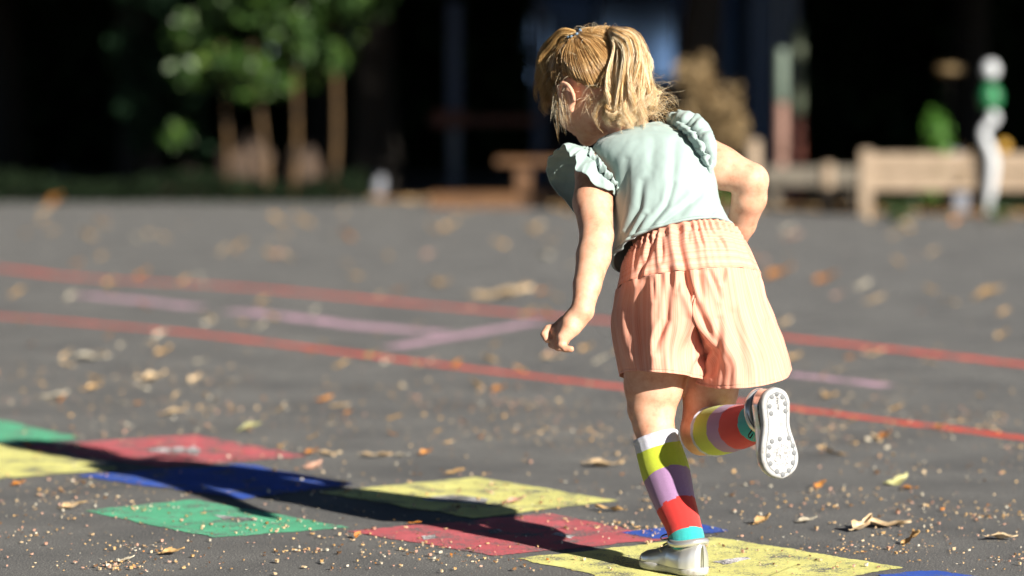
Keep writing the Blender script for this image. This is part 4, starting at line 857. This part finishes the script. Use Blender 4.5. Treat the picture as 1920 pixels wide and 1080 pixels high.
# added dark leaf strip in front of the shrub, shade put into its colour
rr = np.random.default_rng(21); n_ = 5200; xa, xb = at(-80, 300, 23.6)[0], at(690, 300, 23.6)[0]; p = np.stack([rr.uniform(xa, xb, n_), 23.6+rr.normal(size=n_)*.28, rr.uniform(-.05, .20, n_)], 1); p[:, 2] *= 1+.25*np.sin(p[:, 0]*4)
V, F = quads(p, .035, rr); tag(mesh_obj('shade_leaf_strip', V, F, nmat('shade_strip_foliage', [(.3, (.004, .009, .004)), (.7, (.010, .018, .007))], 5, .95, 0, Specular_IOR_Level=.1), sm=False), 'low dark leaf strip standing for shade along the asphalt edge at left', 'ground cover', kind='stuff')
# boulders
def rock(px, py, w_, h_, Y, m_, label, name='boulder', cat='boulder', group=None, seed=0, dep=None):
    c = at(px, py, Y); V, F = ball((0, 0, 0), 1, 26); V = V*(1+.22*np.array([mnoise.fractal(Vector(v*1.3)+Vector((seed, 0, 0)), 1, 2, 3) for v in V]))[:, None]
    hw = w_*Y/FPX/2; hh = h_*Y/FPX/2; V = V*np.array([hw, dep or hw*.8, hh]); o = mesh_obj(name, V, F, m_); o.location = (c[0], c[1], c[2]); tag(o, label, cat, group); return o
def to_ground(px, py_top, w_, Y, m_, label, seed, name='boulder', cat='boulder', group=None):
    zt = at(px, py_top, Y)[2]; hh = max(zt+.06, .05); c = at(px, 300, Y); V, F = ball((0, 0, 0), 1, 26); V = V*(1+.22*np.array([mnoise.fractal(Vector(v*1.3)+Vector((seed, 0, 0)), 1, 2, 3) for v in V]))[:, None]
    hw = w_*Y/FPX/2; V = V*np.array([hw, hw*.8, hh/2]); o = mesh_obj(name, V, F, m_); o.location = (c[0], Y, hh/2-.06); tag(o, label, cat, group); return o
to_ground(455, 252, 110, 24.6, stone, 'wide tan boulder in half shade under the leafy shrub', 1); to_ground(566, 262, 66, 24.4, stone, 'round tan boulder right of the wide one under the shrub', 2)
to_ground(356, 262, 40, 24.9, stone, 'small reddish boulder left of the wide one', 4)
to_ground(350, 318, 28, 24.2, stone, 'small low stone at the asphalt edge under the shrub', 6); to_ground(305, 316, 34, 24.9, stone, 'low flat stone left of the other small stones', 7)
whp = mat('white_paint', (.50, .52, .54), .5); grn = mat('green_paint_gloss', (.02, .16, .06), .4); redp = nmat('red_brown_paint', [(.3, (.10, .02, .01)), (.7, (.18, .045, .02))], 9, .5, 0); grey_p = mat('grey_paint', (.16, .17, .20), .5); bluep = mat('blue_paint_post', (.02, .045, .12), .4)
to_ground(710, 322, 24, 26.0, grey_p, 'small whitish round stone at the asphalt edge left of the timber kerb', 9, 'white_stone', 'stone')
# climbing frame: post with red rail
pf = empty('climbing_frame', (at(852, 300, 28.6)[0], 28.6, -.05)); tag(pf, 'blue post climbing frame with red brown cross rail standing in shade', 'climbing frame')
mbx = lambda nm, lst, m_, par, bev=.01: [mesh_obj(nm, *box(*b, bev), m_, par, sm=False) for b in lst]
mbx('post', [(-.07, .07, -.07, .07, .76, 1.9)], bluep, pf); mbx('post', [(-.06, .06, -.06, .06, 0, .62)], grey_p, pf); mbx('rail', [(-.25, .85, -.10, -.02, .66, .745)], redp, pf); mbx('post', [(.80, .92, -.06, .06, 0, 1.9)], bluep, pf)
V, F = box(-.21, .12, -.16, -.105, .63, .80, .01); mesh_obj('footrest', V, F, redp, pf, sm=False)
# picnic bench (orange)
bx = at(1000, 300, 22.6)[0]; bn = empty('picnic_bench', (bx, 22.6, -.05)); tag(bn, 'orange wooden bench left of the ruffled sleeve', 'bench')
mbx('seat', [(-.30, .42, -.20, .0, .375, .43), (-.30, .42, .012, .21, .375, .43)], orange_w, bn); mbx('leg', [(-.14, -.02, -.15, .15, 0, .372), (.24, .36, -.15, .15, 0, .372)], orange_w, bn)
kb = empty('timber_kerb', (at(950, 350, 21.9)[0], 22.0, -.05)); tag(kb, 'low weathered timber kerb beam lying in front of the orange bench', 'timber beam'); mesh_obj('beam', *box(-.6, .75, -.09, .09, 0, .17, .02), orange_w, kb, sm=False)
# dry shrub right of the head
rr = np.random.default_rng(8); Yd = 20.6; kk = Yd/FPX; root = empty('dry_shrub', (at(1330, 300, Yd)[0], Yd, -.05)); tag(root, 'dry tan seed head shrub right of the pigtail', 'shrub'); o_ = np.array(root.location); P_ = []
for (px, py, rx, rz_, n) in ((1305, 150, 34, 38, 420), (1350, 190, 38, 42, 480), (1365, 250, 34, 32, 320), (1300, 230, 30, 50, 240)):
    P_.append(crown_pts(n, at(px, py, Yd)-o_, (rx*kk, .14, rz_*kk), rr, 8, .6))
V, F = quads(np.concatenate(P_), .028, rr); mesh_obj('crown', V, F, dryleaf, root, sm=False)
for dx in (-.12, -.03, .08, .15): V, F = tube([(dx*.4, 0, 0), (dx, 0, .45), (dx*1.2, 0, .75)], [.014, .01, .006], 6); mesh_obj('stem', V, F, stemm, root)
# dark blue container
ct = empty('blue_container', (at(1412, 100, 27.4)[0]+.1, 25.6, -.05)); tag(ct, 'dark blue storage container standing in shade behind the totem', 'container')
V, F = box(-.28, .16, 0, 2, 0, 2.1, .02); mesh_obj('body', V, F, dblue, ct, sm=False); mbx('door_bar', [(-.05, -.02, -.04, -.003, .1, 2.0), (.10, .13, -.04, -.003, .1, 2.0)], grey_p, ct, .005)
# totems
tot = nmat('painted_totem', [(.3, (.20, .11, .08)), (.5, (.30, .17, .13)), (.7, (.27, .20, .15))], 4, .7, .3, .01)
def totem(px, py0, py1, wpx, Y, label, mats):
    c = at(px, 300, Y); z1 = at(px, py0, Y)[2]; z0 = max(-.05, at(px, py1, Y)[2]) if py1 < 400 else -.05; r = wpx*Y/FPX/2; root = empty('totem_post', (c[0], Y, -.05)); tag(root, label, 'totem post', 'painted totem posts'); n = len(mats); z = np.linspace(0, z1+.05, n+1)
    for k, (nm, m_) in enumerate(mats):
        V, F = tube([(0, 0, z[k]+(.004 if k else 0)), (0, 0, z[k]+.03), (0, 0, (z[k]+z[k+1])/2), (0, 0, z[k+1]-.03), (0, 0, z[k+1])], [r*.88, r, r*1.04, r, r*.88], 20); mesh_obj(nm, V, F, m_, root)
totem(1464, 92, 420, 22, 22.95, 'taller pinkish tan painted totem post with pale green top', [('lower_segment', tot), ('upper_segment', tot), ('pale_top', nmat('pale_green_paint', [(.3, (.09, .13, .10)), (.7, (.16, .20, .16))], 6, .7, 0))])
totem(1496, 45, 420, 20, 23.6, 'slimmer dull totem post standing behind the pinkish one', [('lower_segment', redp), ('upper_segment', nmat('dull_green_paint', [(.3, (.05, .07, .04)), (.7, (.10, .11, .07))], 6, .7, 0))])
# small posts / bollards
for px, pt, w_, lb in ((1411, 262, 30, 'short pale wooden stump left of the pinkish totem'), (1551, 306, 26, 'short grey tan stump between totem and plank barrier')):
    z1 = at(px, pt, 21)[2]+.05; r = w_*21/FPX/2; root = empty('wooden_stump', (at(px, 300, 21)[0], 21, -.05)); tag(root, lb, 'stump'); V, F = tube([(0, 0, 0), (0, 0, z1*.5), (0, 0, z1-.02), (0, 0, z1)], [r*1.1, r, r*.97, r*.85], 16); mesh_obj('trunk_section', V, F, timber, root); V, F = tube([(0, 0, z1+.001), (0, 0, z1+.006)], [r*.8, r*.78], 16); mesh_obj('cut_top', V, F, stone, root)
rail_m = nmat('low_rail_grey', [(.3, (.08, .07, .055)), (.7, (.15, .13, .10))], 9, .8, .4, .01)
lr = empty('low_rail', (at(1530, 330, 22.6)[0], 22.6, -.05)); tag(lr, 'dull grey low rail running left from the plank barrier', 'rail'); mesh_obj('beam', *box(-.42, .42, -.05, .05, .2, .36, .015), rail_m, lr, sm=False); mbx('post', [(-.36, -.28, .052, .13, 0, .34), (.26, .34, .052, .13, 0, .34)], rail_m, lr)
# plank barrier at right
Yf = 20.5; x0 = at(1622, 300, Yf)[0]; x1 = at(2150, 300, Yf)[0]; zt = at(1700, 288, Yf)[2]; zb = at(1700, 358, Yf)[2]
br = empty('plank_barrier', (x0, Yf, -.02)); tag(br, 'sunlit weathered plank barrier at the right edge of the asphalt', 'barrier')
mid_z = (zt+zb)/2
mbx('plank', [(.055, x1-x0, -.03, .02, zb+.02, mid_z+.016), (.055, x1-x0, -.03, .02, mid_z+.026, zt+.02)], timber, br)
mbx('end_post', [(-.04, .05, -.06, .06, 0, zt+.05)], timber, br)
for px in (1802, 2010): xx_ = at(px, 300, Yf)[0]-x0; mbx('post', [(xx_-.05, xx_+.05, .024, .12, 0, zt+.045)], grey_p, br); mbx('foot', [(xx_-.05, xx_+.05, -.05, .02, 0, zb+.012)], grey_p, br)
# white green figure post
fx = at(1856, 200, 20.4)[0]; fp = empty('figure_post', (fx, 20.4, -.05)); tag(fp, 'white painted figure post with white ball head and green collar behind the barrier', 'post'); zz_ = lambda py: at(1856, py, 20.4)[2]+.05
V, F = ball((0, 0, zz_(131)), .064, 20, (1, 1, 1.08)); mesh_obj('head', V, F, whp, fp)
V, F = tube([(0, 0, zz_(208)), (0, 0, zz_(195)), (0, 0, zz_(175)), (0, 0, zz_(156))], [.035, .075, .08, .035], 18, m=12); mesh_obj('collar', V, F, grn, fp)
V, F = tube([(-.01, 0, 0), (.0, 0, .15), (.02, 0, zz_(300)), (-.045, 0, zz_(250)), (.035, 0, zz_(222)), (0, 0, zz_(209))], [.03, .035, .045, .034, .034, .028], 16, m=30); mesh_obj('body', V, F, whp, fp)
V, F = ball((.105, .04, zz_(275)), .05, 14); mesh_obj('yellow_knob', V, F, mat('yellow_knob', (.45, .25, .03), .5), fp)
# green bush right and tan hanging leaf patch
def bush(px, py0, py1, hw, Y, m_, n, label, size=.03, seed=4, name='small_bush'):
    rr = np.random.default_rng(seed); k = Y/FPX; c = at(px, 300, Y); zt = at(px, py0, Y)[2]+.05; root = empty(name, (c[0], Y, -.05)); tag(root, label, 'bush'); V, F = quads(crown_pts(n, (0, 0, zt*.62), (hw*k*.8, .2, zt*.36), rr, 10, .55), size, rr); mesh_obj('crown', V, F, m_, root, sm=False)
    for dx in (-.06, .02, .08): V, F = tube([(dx*.3, 0, 0), (dx, 0, zt*.5)], [.012, .006], 6); mesh_obj('stem', V, F, stemm, root)
brightg = nmat('bright_green_foliage', [(.3, (.03, .11, .01)), (.7, (.08, .20, .02))], 9, .5, 0)
bush(1752, 215, 290, 36, 21.2, brightg, 520, 'bright green bush just behind the plank barrier')
bush(1812, 272, 300, 26, 20.6, dryleaf, 160, 'small tan dry plant between the green bush and the figure post', .025, 6)
bush(1335, 330, 400, 60, 21.3, brightg, 160, 'low green weed patch at foot of the dry shrub', .03, 9); bush(1690, 366, 400, 46, 19.2, leafl, 150, 'low green weeds under the plank barrier', .025, 10); bush(1880, 366, 400, 40, 19.2, leafl, 120, 'low weeds under the barrier near the right picture edge', .025, 12)
hb = empty('bird_table', (at(1780, 130, 22.5)[0], 22.5, -.05)); tag(hb, 'small tan topped bird table far behind the green bush', 'bird table'); zt_ = at(1780, 130, 22.5)[2]+.05
V, F = ball((0, 0, zt_), 1, 18, (.12, .10, .045)); mesh_obj('roof', V, F, dryleaf, hb); V, F = tube([(0, 0, 0), (0, 0, zt_-.04)], [.010, .009], 10); mesh_obj('post', V, F, bark, hb)
# litter along asphalt edge
mb = MB(); rr = random.Random(5)
for i in range(11000):
    px = rr.uniform(-60, 1980); t_ = px/1920; edge = 357+48*t_; right = smooth((px-640)/500)
    if rr.random() > .18+.82*right: continue
    py = edge-rr.random()**1.5*(5+48*right)+rr.random()*5
    g = G(px, max(py, 322)); g[2] = (.004 if py > edge else -.055) + rr.random()*.02; s = rr.uniform(.025, .06); a = rr.random()*6; tlt = rr.uniform(-.02, .03)
    c, s2 = math.cos(a)*s, math.sin(a)*s; mb.add([(g[0]-c, g[1]-s2, g[2]), (g[0]+s2*.6, g[1]-c*.6, g[2]+abs(tlt)), (g[0]+c, g[1]+s2, g[2]+.012), (g[0]-s2*.6, g[1]+c*.6, g[2]+.02)], [(0, 1, 2, 3)], rr.choices([0, 1, 2, 3], [3, 5, 2, 2])[0])
lt = mb.build('leaf_litter', [LM['cream'], LM['tan'], LM['orange'], LM['brown']], sm=False); tag(lt, 'dry leaf litter gathered along the far edge of the asphalt', 'leaf litter', kind='stuff')
